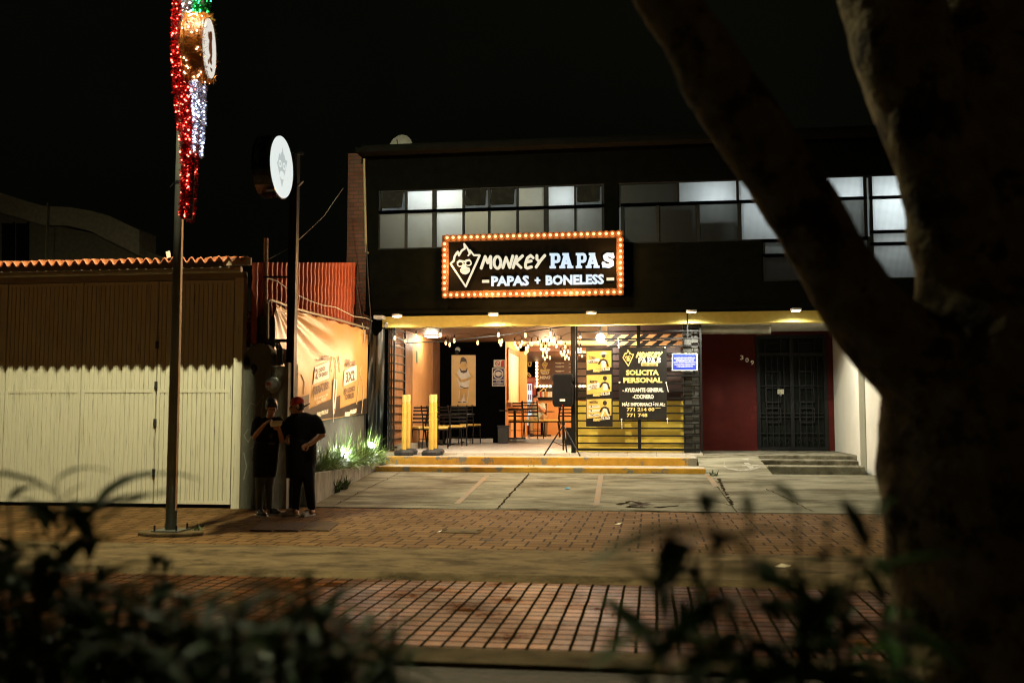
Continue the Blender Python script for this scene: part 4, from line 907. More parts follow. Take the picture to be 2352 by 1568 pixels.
# ------------------------------------------------------------------ buildings in the dark beyond the garage
WF = 16.0
fb = thing('apartment_building', 'dim building with a curved concrete parapet beyond the garage roof', 'building', pw(150,800,WF))
pl = Pl('w', WF); top = [(-420,330),(-200,385),(0,443),(60,462),(110,477),(170,480),(220,488),(262,500),(330,532),(400,565),(470,600)]
low = [(470,640),(400,610),(330,590),(262,556),(220,535),(170,522),(110,520),(60,505),(0,489),(-200,440),(-420,380)]
q = MB(); shape(q, pl, top[:9]+low[2:], -1.0, .35); q.build('parapet', mat('dim_concrete', (.40,.36,.26), .9, bump=.2), fb)
q = MB(); shape(q, pl, [(-420,400),(-200,450),(0,490),(110,515),(262,545),(470,630),(470,860),(-420,860)], -6, 0); q.build('wall', mat('dim_wall', (.20,.18,.13), .9), fb)
q = MB(); a, b = pw(104,700,WF-.36), pw(113,490,WF-.36); q.box(a.x,b.x,WF-.5,WF-.352,0,b.z+.4); q.build('column', MATS['dim_concrete'], fb)
for x0, x1 in ((-60,-20),(5,32),(38,64)):
    q = MB(); rect(q, pl, x0,600,x1,505+(x0 > 0)*8,-.01,.03); wdw = q.build('window', dark_glass, fb)
    q = MB(); rect(q, pl, x1,600,x1+3,510,-.01,.06); q.build('frame', frm, wdw)
# a second lamp of the same street, past the garage, out of the picture
L2 = Vector((-24,-9.5,9.6)); l2 = thing('street_lamp', 'far lamp post of the same street beyond the garage', 'street lamp', (L2.x,L2.y+1.6,0))
q = MB(); q.tube([(L2.x,L2.y+1.6,0),(L2.x,L2.y+1.6,9.3),(L2.x,L2.y+.2,9.75)], [.07,.045,.03], 12); q.build('pole', pole_m, l2)
q = MB(); q.box(L2.x-.14,L2.x+.14,L2.y-.3,L2.y+.3,9.62,9.74); q.build('lamp_head', pole_m, l2)
lamp('far_street_light', L2-Vector((0,0,.1)), 480, (1,.86,.5), .1)
# ------------------------------------------------------------------ marquee sign
WM = -.8
ms = thing('marquee_sign', 'long black marquee sign framed with glowing orange bulbs', 'sign', pw(1224,605,WM))
pl = Pl('w', WM)
s00 = pl.px(*ZM(98,832)); s11 = pl.px(*ZM(2235,92)); sx0_, sz0, sx1_, sz1 = s00[0], s00[1], s11[0], s11[1]
sign_black = mat('sign_board_black', (.0022,.002,.0016), .8, var=.1, spec=.0)
q = MB(); q.box(sx0_-.06,sx1_+.06,WM+.001,-.452,sz0-.06,sz1+.06); q.build('board', sign_black, ms, bevel=.01)
q = MB(); rim = .1
for a, b, c, d in ((sx0_-.07,sx1_+.07,sz1-.07,sz1+.07),(sx0_-.07,sx1_+.07,sz0-.07,sz0+.07),(sx0_-.07,sx0_+.07,sz0+.071,sz1-.071),(sx1_-.07,sx1_+.07,sz0+.071,sz1-.071)): q.box(a,b,WM-.012,WM,c,d)
q.build('bulb_frame', mat('sign_frame_brown', (.05,.022,.008), .8, spec=.1), ms)
bulb_m = glow('marquee_bulb', (1,.45,.17), 3.2)
def bulb_at(u, z, w, r, root, name='bulb', m=None):
    q = MB(); q.lathe((u,w,z), [(r*.55,0),(r,r*.7),(r*.95,r*1.2),(r*.5,r*1.8),(.001,r*1.95)], 8, (0,-1,0), False); o =  q.build(name, m or bulb_m, root, smooth=True)
    if m is None: q = MB(); q.lathe((u,w,z), [(r*2.15,.002),(r*1.95,.012),(r*1.1,.006)], 14, (0,-1,0), False); q.build('bulb_halo_ring', halo_m, o, smooth=True)
    return o
halo_m = glow('marquee_halo_orange', (1,.20,.02), .5)  # glowing ring around each bulb stands in for its halo
NT = 29
for i in range(NT): bulb_at(sx0_+.04+(sx1_-sx0_-.06)*i/(NT-1), sz1+.012, WM-.012, .032, ms)
for i in range(30): bulb_at(sx0_+(sx1_-sx0_)*i/29, sz0-.012, WM-.012, .032, ms)
for i in range(9):
    z = sz0+(sz1-sz0)*(i+1)/10
    bulb_at(sx0_-.012, z, WM-.012, .032, ms); bulb_at(sx1_+.012, z, WM-.012, .032, ms)
cream_l = glow('letter_cream', (.88,.84,.64), .84); white_l = glow('letter_white', (.62,.80,1.0), .98)
q = MB(); c = ZM(345,475); emblem(q, pl, c[0], c[1], 520*.1875, .045, .017); q.build('emblem', cream_l, ms)
q = MB(); a = ZM(532,522); b = ZM(1326,350); script_word(q, pl, a[0], a[1], b[0], b[1], .0265, .05); q.build('script_lettering', cream_l, ms)
q = MB(); a = ZM(1378,512); b = ZM(2164,330); slab_word(q, pl, a[0], a[1], b[0], b[1], .06, -1.2); q.build('slab_lettering', white_l, ms)
q = MB(); a = ZM(664,732); b = ZM(1125,604); text(q, pl, 'PAPAS', a[0],a[1],b[0],b[1]-.8,.03,.042,0,.02); q.build('tagline_lettering', white_l, ms); q = MB()
a = ZM(1330,720); b = ZM(2042,588); text(q, pl, 'BONELESS', a[0],a[1],b[0],b[1]-.8,.03,.042,0,.02); q.build('tagline_lettering', white_l, ms); q = MB()
shape(q, pl, [ZM(*p) for p in ((1195,668),(1195,648),(1262,648),(1262,668))], 0, .05); shape(q, pl, [ZM(*p) for p in ((1218,700),(1218,622),(1240,622),(1240,700))], 0, .051)
q.build('plus_sign', white_l, ms)
q = MB()
for x0, x1, y0, y1 in ((552,636,656,688),(2074,2166,628,660)): shape(q, pl, [ZM(*p) for p in ((x0,y1),(x1,y1-2),(x1,y0-2),(x0,y0))], 0, .045)
q.build('dash', cream_l, ms)
for t in (.04,.27,.5,.73,.96):                         # what the rows of bulbs throw on the street
    lamp('marquee_bulb_glow', (sx0_+(sx1_-sx0_)*t, WM-.32, sz0-.08 if t not in (.04,.96) else (sz0+sz1)/2), 125, (1,.50,.17), .06)
# ------------------------------------------------------------------ downlights under the ledge
lens_w = glow('downlight_lens', (1,1,.92), 20); lens_off = mat('downlight_lens_off', (.6,.6,.55), .3)
for x, y, on, lb in ((912,713,1,'lit flat downlight at the banner end of the yellow beam'),(1133,709,1,'lit flat downlight under the marquee sign'),(1358,704,0,'unlit flat downlight between the two lit ones at the gate'),(1588,702,1,'lit flat downlight above the block pillar'),(1828,698,1,'lit flat downlight above door 309')):
    u = pw(x, y, -.40).x; z = Z_SOF-.06
    d = thing('downlight', lb, 'ceiling light', (u,-.40,z-.05), 'downlights above the yellow beam')
    q = MB(); q.lathe((u,-.40,z-.045), [(.10,0),(.11,.02),(.11,.045)], 20); q.build('housing', white_plastic, d)
    q = MB(); q.lathe((u,-.40,z-.052), [(.085,0),(.09,.006)], 20); q.build('lens', lens_w if on else lens_off, d)
    if on: spot('downlight_beam', (u,-.40,z-.07), (u,-.40,0), {912: 150, 1588: 520, 1828: 400}.get(x, 560), (1,.97,.80), 160, .5, .07)
q = MB(); u = pw(1579,704,-.1).x; q.tube([(u+.08,-.26,Z_SOF-.08),(u,-.1,Z_SOF-.09),(u,-.015,Z_SOF-.16),(u,-.02,ZB0-.3)], .014, 6); solo(q, 'conduit', black_metal, 'thin black conduit down the yellow beam by the block pillar', 'conduit')
# cameras
p0 = pw(868,724,-.3); sc = thing('security_camera', 'white junction box with small bullet camera beside the yellow beam', 'camera', p0)
q = MB(); q.box(p0.x-.1,p0.x+.1,-.3,-.03,p0.z-.07,p0.z+.07); q.build('junction_box', white_plastic, sc, bevel=.01)
p1 = pw(886,746,-.35); q = MB(); q.tube([p1+Vector((-.05,.2,.04)), p1+Vector((.04,-.1,-.02))], .045, 12); q.build('camera_body', mat('camera_grey', (.10,.10,.10), .4), sc)
p0 = pw(1050,806,WB-.1); sc = thing('security_camera', 'white dome camera on the black wall over the tall poster', 'camera', p0)
q = MB(); q.lathe(p0+Vector((0,.1,.05)), [(.07,0),(.07,.05),(.05,.1)], 14, (0,-1,-.3)); q.build('mount', white_plastic, sc, smooth=True)
q = MB(); q.sph(p0+Vector((0,-.02,-.03)), .06, n=14, m=9); q.build('lens_dome', mat('lens_black', (.02,.02,.02), .1), sc, smooth=True)
# satellite dish on the roof
p0 = pw(919,334,.6); p0.z -= .02
sd = thing('satellite_dish', 'pale satellite dish standing on the flat roof edge', 'satellite dish', p0)
q = MB(); rd = .27; cc = p0+Vector((0,0,.02)); q.lathe(cc+Vector((0,.1,0)), [(rd*k/6, .12*(k/6)**2-.1) for k in range(7)], 24, (-.1,-1,.1), False); q.build('dish', mat('dish_grey', (.30,.30,.26), .8, spec=.1), sd, smooth=True)
q = MB(); q.bar(cc+Vector((0,.12,.0)), Vector((cc.x,cc.y+.12,ZR+.06)), .05, .05); q.tube([cc+Vector((0,-.02,-.2)), cc+Vector((0,-.3,.05))], .012, 6); q.build('arm', mat('dish_arm', (.08,.08,.08), .5), sd)
# ------------------------------------------------------------------ gates
WG1 = .25
gt = thing('sliding_gate', 'black barred sliding gate carrying posters at the porch', 'gate', (pw(1470,1036,WG1).x,WG1,ZF))
ga, gb = pw(1323,900,WG1).x, pw(1613,900,WG1).x; gz0, gz1 = pw(1460,1036,WG1).z+.01, pw(1460,744,WG1).z
q = MB(); q.box(pw(1312,900,WG1).x,pw(1322,900,WG1).x,WG1-.06,WG1+.06,ZF,gz1+.05); q.build('gate_post', black_metal, gt)
q = MB()
for u in (ga, gb-.04): q.box(u,u+.04,WG1-.02,WG1+.02,gz0,gz1)
q.box(ga,gb,WG1-.021,WG1+.021,gz1-.04,gz1); q.box(ga,gb,WG1-.021,WG1+.021,gz0,gz0+.05); um = pw(1468,900,WG1).x; q.box(um-.035,um+.035,WG1-.019,WG1+.024,gz0+.05,gz1-.04)
q.build('gate_frame', black_metal, gt)
q = MB(); nb_ = 17
for i in range(1, nb_): z = gz0+(gz1-gz0)*i/nb_; q.box(ga+.04,gb-.04,WG1-.015,WG1+.015,z-.016,z+.016)
q.build('horizontal_slat', black_metal, gt)
fg = thing('folding_gate', 'folded stack of black barred gate leaves at the open end of the porch', 'gate', (porch_u0,.3,ZF))
f0 = pw(887,1030,.1).x
for k in range(3):
    u = f0+.02+k*.055; q = MB()
    for w in (.12, 1.05): q.box(u,u+.035,w,w+.04,ZF+.03,gz1)
    for i in range(15): z = ZF+.1+(gz1-ZF-.15)*i/14; q.box(u+.005,u+.03,.16,1.05,z-.012,z+.012)
    q.build('gate_leaf', black_metal, fg)
# ------------------------------------------------------------------ posters on the gate
vin_b = mat('poster_black', (.013,.012,.011), .35); vin_y = mat('poster_yellow', (.62,.42,.10), .4, var=.1); vin_w = mat('poster_white', (.72,.70,.62), .4); vin_l = mat('poster_gold', (.70,.55,.20), .4); vin_dk = mat('poster_ink', (.02,.015,.01), .5)
WPO = WG1-.05; pl = Pl('w', WPO); Z6 = lambda x, y: (1310.7+x*.2187, 710.5+y*.2187)
def r6(mb, x0, y0, x1, y1, d0, d1): shape(mb, pl, [Z6(x0,y1),Z6(x1,y1),Z6(x1,y0),Z6(x0,y0)], d0, d1)
def t6(mb, s, x0, y0, x1, y1, d, **k): a = Z6(x0,y0); b = Z6(x1,y1); text(mb, pl, s, a[0],a[1],b[0],b[1],d,**k)
def cloth(name, x0, y0, x1, y1, root, m, seed):     # a slightly creased sheet
    q = MB(); rnd = random.Random(seed); A = [pl.px(*Z6(*p)) for p in ((x0,y1),(x1,y1),(x1,y0),(x0,y0))]; n = 24; vs = []; fs = []
    for j in range(n+1):
        for i in range(n+1):
            s, t = i/n, j/n; a = (A[0][0]*(1-s)+A[1][0]*s)*(1-t)+(A[3][0]*(1-s)+A[2][0]*s)*t; b = (A[0][1]*(1-s)+A[1][1]*s)*(1-t)+(A[3][1]*(1-s)+A[2][1]*s)*t
            d = -.006+.006*math.sin(s*6+t*9+seed)*math.sin(t*5+seed)
            vs.append(pl.to(a, b, d))
    for j in range(n):
        for i in range(n): k = j*(n+1)+i; fs.append((k,k+1,k+n+2,k+n+1))
    q.add(vs, fs); return q.build(name, m, root, smooth=True)
po = thing('promo_poster', 'tall narrow black poster with three yellow weekday panels on the gate', 'poster', pw(1376,979,WPO))
cloth('vinyl', 162,400,442,1230, po, vin_b, 1)
for y0, y1, k in ((437,632,0),(686,888,0),(940,1140,0)): q = MB(); shape(q, pl, [Z6(170,y1+6),Z6(428,y1-28),Z6(428,y0-4),Z6(168,y0+4)], .002, .006); q.build('yellow_print', vin_y, po)
q = MB(); shape(q, pl, [Z6(172,575),Z6(300,545),Z6(300,510),Z6(172,535)], .005, .008); shape(q, pl, [Z6(178,850),Z6(300,820),Z6(300,765),Z6(178,790)], .005, .008)
for y in (1022,1066,1112): shape(q, pl, [Z6(192,y+14),Z6(304,y+6),Z6(302,y-18),Z6(188,y-10)], .005, .008)
# plain line figures in place of the drawings
for cx_, cy_ in ((345,500),(360,740),(360,1000)):
    fig = MB()
    for (dx, dy, rx, ry) in ((0,-18,22,26),): shape(fig, pl, [Z6(cx_+rx*math.cos(t*.5236), cy_+dy+ry*math.sin(t*.5236)) for t in range(12)], .006, .0095)
    stroke(fig, pl, [Z6(cx_-48,cy_+70),Z6(cx_-28,cy_+35),Z6(cx_,cy_+25),Z6(cx_+30,cy_+40),Z6(cx_+46,cy_+90)], .020, .006, .010); fig.build('figure_print', vin_dk, po)
for cx_, cy_ in ((345,500),(360,740),(360,1000)):
    shape(q, pl, [Z6(cx_-22,cy_+110 if cy_ < 990 else cy_+70),Z6(cx_+28,cy_+106 if cy_ < 990 else cy_+66),Z6(cx_+22,cy_+30),Z6(cx_-18,cy_+30)], .005, .0085)
stroke(q, pl, [Z6(352,1060),Z6(335,1100),Z6(325,1120)], .018, .005, .009); stroke(q, pl, [Z6(366,1060),Z6(385,1090),Z6(395,1112)], .018, .005, .009)
shape(q, pl, [Z6(310,478),Z6(380,470),Z6(372,448),Z6(345,440),Z6(320,452)], .006, .012)
q.build('white_print', vin_w, po)
q = MB()
t6(q, 'Promo', 195,505,240,486,.008,bold=.02,shear=.2); t6(q, 'LUNES', 198,524,262,500,.008,bold=.04,shear=.15); t6(q, 'BEBIDA', 208,548,252,534,.009,bold=.02); t6(q, '¡GRATIS!', 180,572,284,542,.0095,bold=.04)
t6(q, 'Promo', 200,758,246,740,.008,bold=.02,shear=.2); t6(q, 'MARTES', 200,776,282,746,.008,bold=.04,shear=.15); t6(q, '2 DEDOS', 208,808,278,786,.009,bold=.03); t6(q, 'DE QUESO', 196,826,274,806,.0095,bold=.03); t6(q, '¡GRATIS!', 210,840,274,822,.009,bold=.03)
t6(q, 'Promo', 220,966,266,950,.008,bold=.02,shear=.2); t6(q, 'MIERCOLES', 198,986,286,964,.008,bold=.04,shear=.15)
for y, n in ((1028,'2'),(1072,'2'),(1118,'3x2')): t6(q, n, 206,y,206+(22 if n == '2' else 46),y-24,.0095,bold=.04); rectx = (234 if n == '2' else 258); r6(q, rectx,y-8,296,y-13,.007,.0095)
q.build('dark_lettering', vin_dk, po)
for y in (650,905,1165): q = MB(); a = Z6(238,y+6); b = Z6(318,y-24); script_word(q, pl, a[0],a[1],b[0],b[1],.007,.009); q.build('gold_lettering', vin_l, po)
for y in (642,900,1156): q = MB(); a = Z6(322,y+4); b = Z6(412,y-26); slab_word(q, pl, a[0],a[1],b[0],b[1],.009,-2); q.build('cream_lettering', vin_w, po)
hb = thing('hiring_banner', 'black square banner with gold and white job notice tied to the gate', 'banner', pw(1476,963,WPO))
cloth('vinyl', 508,398,1010,1158, hb, vin_b, 3)
q = MB(); c = Z6(605,510); emblem(q, pl, c[0], c[1], 165*.2187, .006, .010); a = Z6(690,505); b = Z6(962,448); script_word(q, pl, a[0],a[1],b[0],b[1],.017,.006)
r6(q, 740,592,916,562,.003,.006); q.build('gold_logo', vin_l, hb)
q = MB(); t6(q, 'SOLICITA', 580,692,926,632,.006,bold=.05); t6(q, 'PERSONAL', 552,772,962,712,.006,bold=.05); q.build('gold_lettering', vin_l, hb)
q = MB(); t6(q, '771 214 00', 590,1068,880,1030,.006,bold=.03); t6(q, '771 748', 590,1128,806,1090,.006,bold=.03); r6(q, 890,1036,945,1031,.003,.006); q.build('gold_number', vin_l, hb)
q = MB(); a = Z6(708,560); b = Z6(946,506); slab_word(q, pl, a[0],a[1],b[0],b[1],.0065,0); q.build('white_logo', vin_w, hb)
q = MB(); t6(q, '- AYUDANTE GENERAL', 545,868,974,822,.006,bold=.04); q.build('white_lettering', vin_w, hb); q = MB(); t6(q, '-COCINERO', 652,938,872,892,.006,bold=.04); q.build('white_lettering', vin_w, hb); q = MB(); t6(q, 'MÁS IMFORMACIÓN AL:', 540,1015,992,968,.006,bold=.04)
q.build('white_lettering', vin_w, hb)
q = MB(); t6(q, 'PAPAS + BONELESS', 752,586,904,570,.0085,bold=.03); q.build('dark_lettering', vin_dk, hb)
for x, y, x2, y2 in ((506,400,498,300),(990,400,1000,395),(1003,770,1026,866),(514,765,508,775),(534,1155,540,1250),(1016,1150,1018,1198)): q = MB(); a, b = pl.px(*Z6(x,y)); c, d = pl.px(*Z6(x2,y2)); q.tube([pl.to(a,b,.012), pl.to(c,d,.008)], .006, 5); q.sph(pl.to(a,b,.012), .018, n=6, m=5); q.build('cable_tie', white_plastic, hb)
ns = thing('notice_sign', 'blue rectangular notice with white border on the gate', 'sign', pw(1573,851,WPO))
q = MB(); r6(q, 1064,462,1332,642,-.004,.010); q.build('border', vin_w, ns)
q = MB(); r6(q, 1074,472,1323,632,.009,.013); q.build('blue_panel', mat('notice_blue', (.012,.03,.30), .35), ns)
q = MB()
for i, (s, x0, x1) in enumerate((('EN ESTE ESTABLECIMIENTO',1090,1308),('NO SE DISCRIMINA POR MOTIVOS',1106,1292),('DE RAZA, RELIGIÓN, ORIENTACIÓN SEXUAL,',1082,1316),('CONDICIÓN FÍSICA O SOCIOECONÓMICA',1090,1310),('NI POR NINGÚN OTRO MOTIVO.',1112,1286))):
    y = 518+i*21.5; t6(q, s, x0,y,x1,y-(15 if i == 0 else 12),.0145,bold=.035)
q.build('lettering', vin_w, ns)
# air duct
q = MB(); a = pw(1500,753,.98); b = pw(1770,753,.98); n = 40; pts = [a.lerp(b,i/n) for i in range(n+1)]; q.tube(pts, [.135+(.006 if i % 4 == 0 else 0) for i in range(n+1)], 20); q.f = [f for f in q.f]
solo(q, 'air_duct', mat('duct_steel', (.42,.42,.38), .38, metal=.85, var=.2, scale=5), 'ribbed silver ventilation duct under the porch ceiling', 'duct', smooth=True)
# ------------------------------------------------------------------ lamps inside
def linear(x, y, z, w, lb, root_name='ceiling_light'):
    p = pz(x, y, z); f = thing(root_name, lb, 'ceiling light', (p.x,p.y,z-.04), 'flush ceiling lights of the eatery')
    q = MB(); q.box(p.x-w/2-.02,p.x+w/2+.02,p.y-.2,p.y+.2,z-.02,z+.0); q.build('housing', white_plastic, f)
    q = MB(); q.box(p.x-w/2,p.x+w/2,p.y-.18,p.y+.18,z-.045,z-.021); q.build('diffuser', glow('diffuser_white', (1,.95,.85), 7), f)
    lamp('ceiling_light_glow', (p.x,p.y,z-.12), 45, (1,.86,.62), .15); return f
linear(991,770,ZC,.25,'flush lit ceiling panel over the porch behind the yellow beam'); linear(1048,789,ZC-.0,.22,'flush lit ceiling panel close to the black wall')
linear(1252,800,3.36,.22,'lit ceiling panel under the dark wood boards indoors')
p = pz(1379,776,3.12); gb_ = thing('globe_lamp', 'glaring round ceiling bulb behind the barred gate', 'lamp', (p.x,p.y,3.03), None)
q = MB(); q.sph((p.x,p.y,3.12), .095, n=16, m=10); q.build('bulb', glow('globe_white', (1,.97,.9), 14), gb_, smooth=True)
q = MB(); q.tube([(p.x,p.y,3.2),(p.x,p.y,ZC)], .02, 8); q.build('stem', black_metal, gb_)
lamp('globe_lamp_glow', (p.x,p.y-.14,3.10), 260, (1,.9,.75), .09)
Z4 = lambda x, y: (869.7+x*.2031, 735+y*.2031)
cell_m = glow('string_bulb', (1,.55,.20), 5); socket = black_metal
def strand(label, pts, z, sag=.1, zc=None, r=.025):
    P = [pz(*Z4(x,y), z) for x, y in pts]; root = thing('string_lights', label, 'string lights', P[0], 'strings of bulbs under the ceilings')
    q = MB(); path = []; zt = zc or z+.16
    for i, p in enumerate(P):
        t = Vector((p.x,p.y,p.z+.13)); 
        if i: m_ = (path[-1]+t)/2; path += [m_+Vector((0,0,.05)), t]
        else: path.append(t)
    q.tube(path, .006, 5)
    q.build('wire', wire_b, root)
    for p in P:
        q = MB(); q.lathe(p, [(.006,-.055),(r*.8,-.04),(r,-.015),(r*.8,.02),(.014,.045)], 10, None, False); o = q.build('bulb', cell_m, root, smooth=True)
        q = MB(); q.lathe(p, [(.016,.045),(.017,.09),(.008,.13)], 8); q.build('socket', socket, o)
    c = sum(P, Vector())/len(P)
    return c
ZS = 3.12
strand('string of warm bulbs by the folded gate', [(131,255),(183,200),(237,255),(303,240)], ZS)
strand('string of warm bulbs along the front of the porch ceiling', [(422,180),(697,167),(1355,165),(1660,170),(1942,155)], ZS)
strand('string of warm bulbs near the dark wall and poster', [(760,253),(804,275),(855,230),(1120,253),(1367,240),(1393,235),(1383,270)], ZS)
strand('string of warm bulbs hanging beside the gate post', [(1952,210),(1985,215),(1978,262),(2063,250),(2250,215),(2280,200)], ZS)
strand('cluster of warm bulbs inside the room by the curtained window', [(1553,300),(1575,320),(1605,290),(1690,297),(1668,318),(1683,345),(1660,368)], ZS)
strand('cluster of warm bulbs over the seated diner', [(1888,300),(1858,335),(1862,352),(1898,362),(1858,402),(1905,408),(1880,435),(1937,425)], ZS)
strand('cluster of warm bulbs behind the loudspeaker', [(2060,365),(2100,352),(2142,352),(2072,390),(2095,385),(2125,405),(2110,430),(2150,432)], ZS)
strand('loose row of warm bulbs across the middle of the room', [(1540,262),(1620,252),(1730,268),(1800,258),(1840,285),(1930,268),(2010,292),(2110,300)], ZS)
strand('few warm bulbs glinting behind the gate bars', [(2255,330),(2285,330),(2270,375),(2300,400)], ZS)
a, b = pw(*Z4(190,266), .2), pw(*Z4(2180,62), .2); wire([a, a.lerp(b,.3)-Vector((0,0,.06)), a.lerp(b,.65)-Vector((0,0,.05)), b], .012, wire_b, 'straight black cable strung across the porch opening')
for (x, y, z, pw_) in ((250,240,2.9,55),(700,250,2.9,65),(1370,235,2.9,65),(1950,220,2.9,60)):
    p = pz(*Z4(x,y), z); lamp('string_light_glow', p, pw_*.9, (1,.62,.32), .15)
lamp('room_glow', (ub1+1.0,WB+1.4,3.0), 125, (1,.60,.28), .2); lamp('room_glow', (ub1+2.6,WB+2.2,3.0), 125, (1,.58,.24), .2); lamp('room_glow', (ub1+1.6,WB+4.6,2.95), 115, (1,.60,.28), .2); lamp('room_glow', (ub1+3.6,WB+5.2,2.95), 115, (1,.58,.24), .2)
# ------------------------------------------------------------------ wall graphics in the porch
pl = Pl('w', WB-.02)
def r4(mb, x0, y0, x1, y1, d0, d1): shape(mb, pl, [Z4(x0,y1),Z4(x1,y1),Z4(x1,y0),Z4(x0,y0)], d0, d1)
def t4(mb, s, x0, y0, x1, y1, d, **k): a = Z4(x0,y0); b = Z4(x1,y1); text(mb, pl, s, a[0],a[1],b[0],b[1],d,**k)
wp = thing('wall_poster', 'tall amber poster of a standing figure on the black porch wall', 'poster', pw(*Z4(960,970), WB-.02))
q = MB(); r4(q, 824,395,1097,970,-.015,.0); q.build('sheet', mat('poster_amber', (.78,.52,.20), .45, var=.05), wp)
q = MB()                                              # plain standing figure with folded arms
for pts in ([(900,560),(1010,560),(1040,640),(1020,760),(1015,860),(1000,935),(945,935),(920,935),(905,880),(915,760),(880,640)],): shape(q, pl, [Z4(*p) for p in pts], 0, .003)
q.build('figure_print', mat('poster_pale', (.80,.76,.66), .5), wp)
q = MB(); shape(q, pl, [Z4(960+42*math.cos(t*.5236), 505+58*math.sin(t*.5236)) for t in range(12)], .002, .0055); stroke(q, pl, [Z4(875,610),Z4(930,690),Z4(1035,660)], .03, .002, .0065); stroke(q, pl, [Z4(1035,600),Z4(1060,640),Z4(960,690)], .028, .002, .0085); shape(q, pl, [Z4(922,770),Z4(1018,770),Z4(1000,915),Z4(975,915),Z4(968,820),Z4(935,915),Z4(912,915)], .002, .006); q.build('figure_limb_print', mat('poster_tan', (.66,.42,.14), .5), wp)
q = MB(); shape(q, pl, [Z4(*p) for p in ((918,500),(930,430),(955,415),(990,440),(1003,500),(985,470),(940,470))], .004, .010); shape(q, pl, [Z4(*p) for p in ((912,530),(930,590),(965,600),(1000,585),(1006,530),(985,565),(940,568))], .004, .010)
for x in (915,972): shape(q, pl, [Z4(x-18,918),Z4(x+24,925),Z4(x+24,932),Z4(x-16,930)], .004, .010)
stroke(q, pl, [Z4(925,748),Z4(970,768),Z4(1015,762)], .012, .004, .010); q.build('dark_print', mat('poster_dark', (.06,.035,.02), .5), wp)
sg = thing('no_smoking_sign', 'small white and red no smoking sign above the blue mask sign', 'sign', pw(*Z4(1362,530), WB-.02))
q = MB(); r4(q, 1302,448,1423,530,-.01,.002); q.build('panel', vin_w, sg)
q = MB(); c = Z4(1346,489); stroke(q, pl, [(c[0]+5*math.cos(t*.5236), c[1]+5*math.sin(t*.5236)) for t in range(12)], .010, .001, .005, closed=True); stroke(q, pl, [(c[0]-3.5,c[1]-3.5),(c[0]+3.5,c[1]+3.5)], .008, .001, .006); shape(q, pl, [Z4(1381,527),Z4(1420,527),Z4(1420,455),Z4(1400,455),Z4(1385,470)], .001, .004); q.build('red_print', mat('sign_red', (.55,.03,.03), .4), sg)
q = MB(); q2 = Z4(1330,491); r4(q, 1330,488,1360,494,.001,.0045); q.build('black_print', vin_dk, sg)
sg = thing('mask_sign', 'blue and white face mask sign on the edge of the black wall', 'sign', pw(*Z4(1352,745), WB-.02))
q = MB(); r4(q, 1283,540,1424,746,-.01,.002); q.build('panel', vin_w, sg)
q = MB(); r4(q, 1292,549,1416,670,.001,.005); r4(q, 1292,678,1416,738,.001,.005); q.build('blue_print', mat('sign_navy', (.02,.03,.14), .4), sg)
q = MB(); c = Z4(1354,610); stroke(q, pl, [(c[0]+10.5*math.cos(t*.3927), c[1]+10.5*math.sin(t*.3927)) for t in range(16)], .012, .003, .0075, closed=True); shape(q, pl, [Z4(1325,590),Z4(1354,580),Z4(1383,590),Z4(1380,625),Z4(1354,640),Z4(1328,625)], .003, .0075); stroke(q, pl, [Z4(1325,595),Z4(1312,608),Z4(1328,622)], .007, .003, .007); stroke(q, pl, [Z4(1383,595),Z4(1396,608),Z4(1380,622)], .007, .003, .007)
t4(q, 'ACCESO', 1326,700,1382,687,.007,bold=.03); t4(q, 'EXCLUSIVAMENTE', 1298,717,1410,705,.007,bold=.03); t4(q, 'CON CUBREBOCA', 1300,734,1408,722,.007,bold=.03); q.build('white_print', vin_w, sg)
p0 = pu(*Z4(447,415), U_SIDE+.03)
q = MB(); q.box(U_SIDE+.001,U_SIDE+.015,p0.y-.09,p0.y+.09,p0.z-.14,p0.z+.14); solo(q, 'exit_notice', mat('notice_green', (.18,.34,.22), .5), 'small green notice on the orange side wall', 'sign')
# ------------------------------------------------------------------ menu board, counter, fridge
WMB = WK-.06; pl = Pl('w', WMB)
mb_ = thing('menu_board', 'black menu board ringed with round bulbs behind the counter', 'menu board', pw(*Z4(1980,750), WMB))
q = MB(); r4(q, 1770,425,2410,762,-.05,0); q.build('board', mat('menu_board_brown', (.13,.062,.034), .4), mb_)
mbulb = glow('menu_bulb', (1,.62,.28), 9)
A = pl.px(*Z4(1790,748)); B = pl.px(*Z4(2390,440))
for i in range(17):
    u = A[0]+(B[0]-A[0])*i/16
    bulb_at(u, B[1], WMB-.001, .045, mb_, m=mbulb); bulb_at(u, A[1], WMB-.001, .045, mb_, m=mbulb)
for i in range(1, 8): z = A[1]+(B[1]-A[1])*i/8; bulb_at(A[0], z, WMB-.001, .045, mb_, m=mbulb); bulb_at(B[0], z, WMB-.001, .035, mb_, m=mbulb)
q = MB(); c = Z4(1880,508); emblem(q, pl, c[0], c[1], 88*.2031, .004, .016); a = Z4(1828,583); b = Z4(1938,556); script_word(q, pl, a[0],a[1],b[0],b[1],.012,.004); r4(q, 1848,606,1920,614,0,.004); q.build('gold_lettering', vin_l, mb_)
q = MB(); a = Z4(1836,606); b = Z4(1928,582); slab_word(q, pl, a[0],a[1],b[0],b[1],.005); t4(q, 'MENÚ', 1822,666,1942,624,.005,bold=.05,shear=.15)
for y in (484,524,574): r4(q, 1998,y-4,2098,y+5,0,.005); r4(q, 2010,y+8,2060,y+11,0,.005); r4(q, 2150,y+8,2230,y+12,0,.005)
q.build('cream_lettering', vin_w, mb_)
gold_line = mat('chalk_yellow', (.75,.55,.18), .5)
pl = Pl('w', WK-.01)
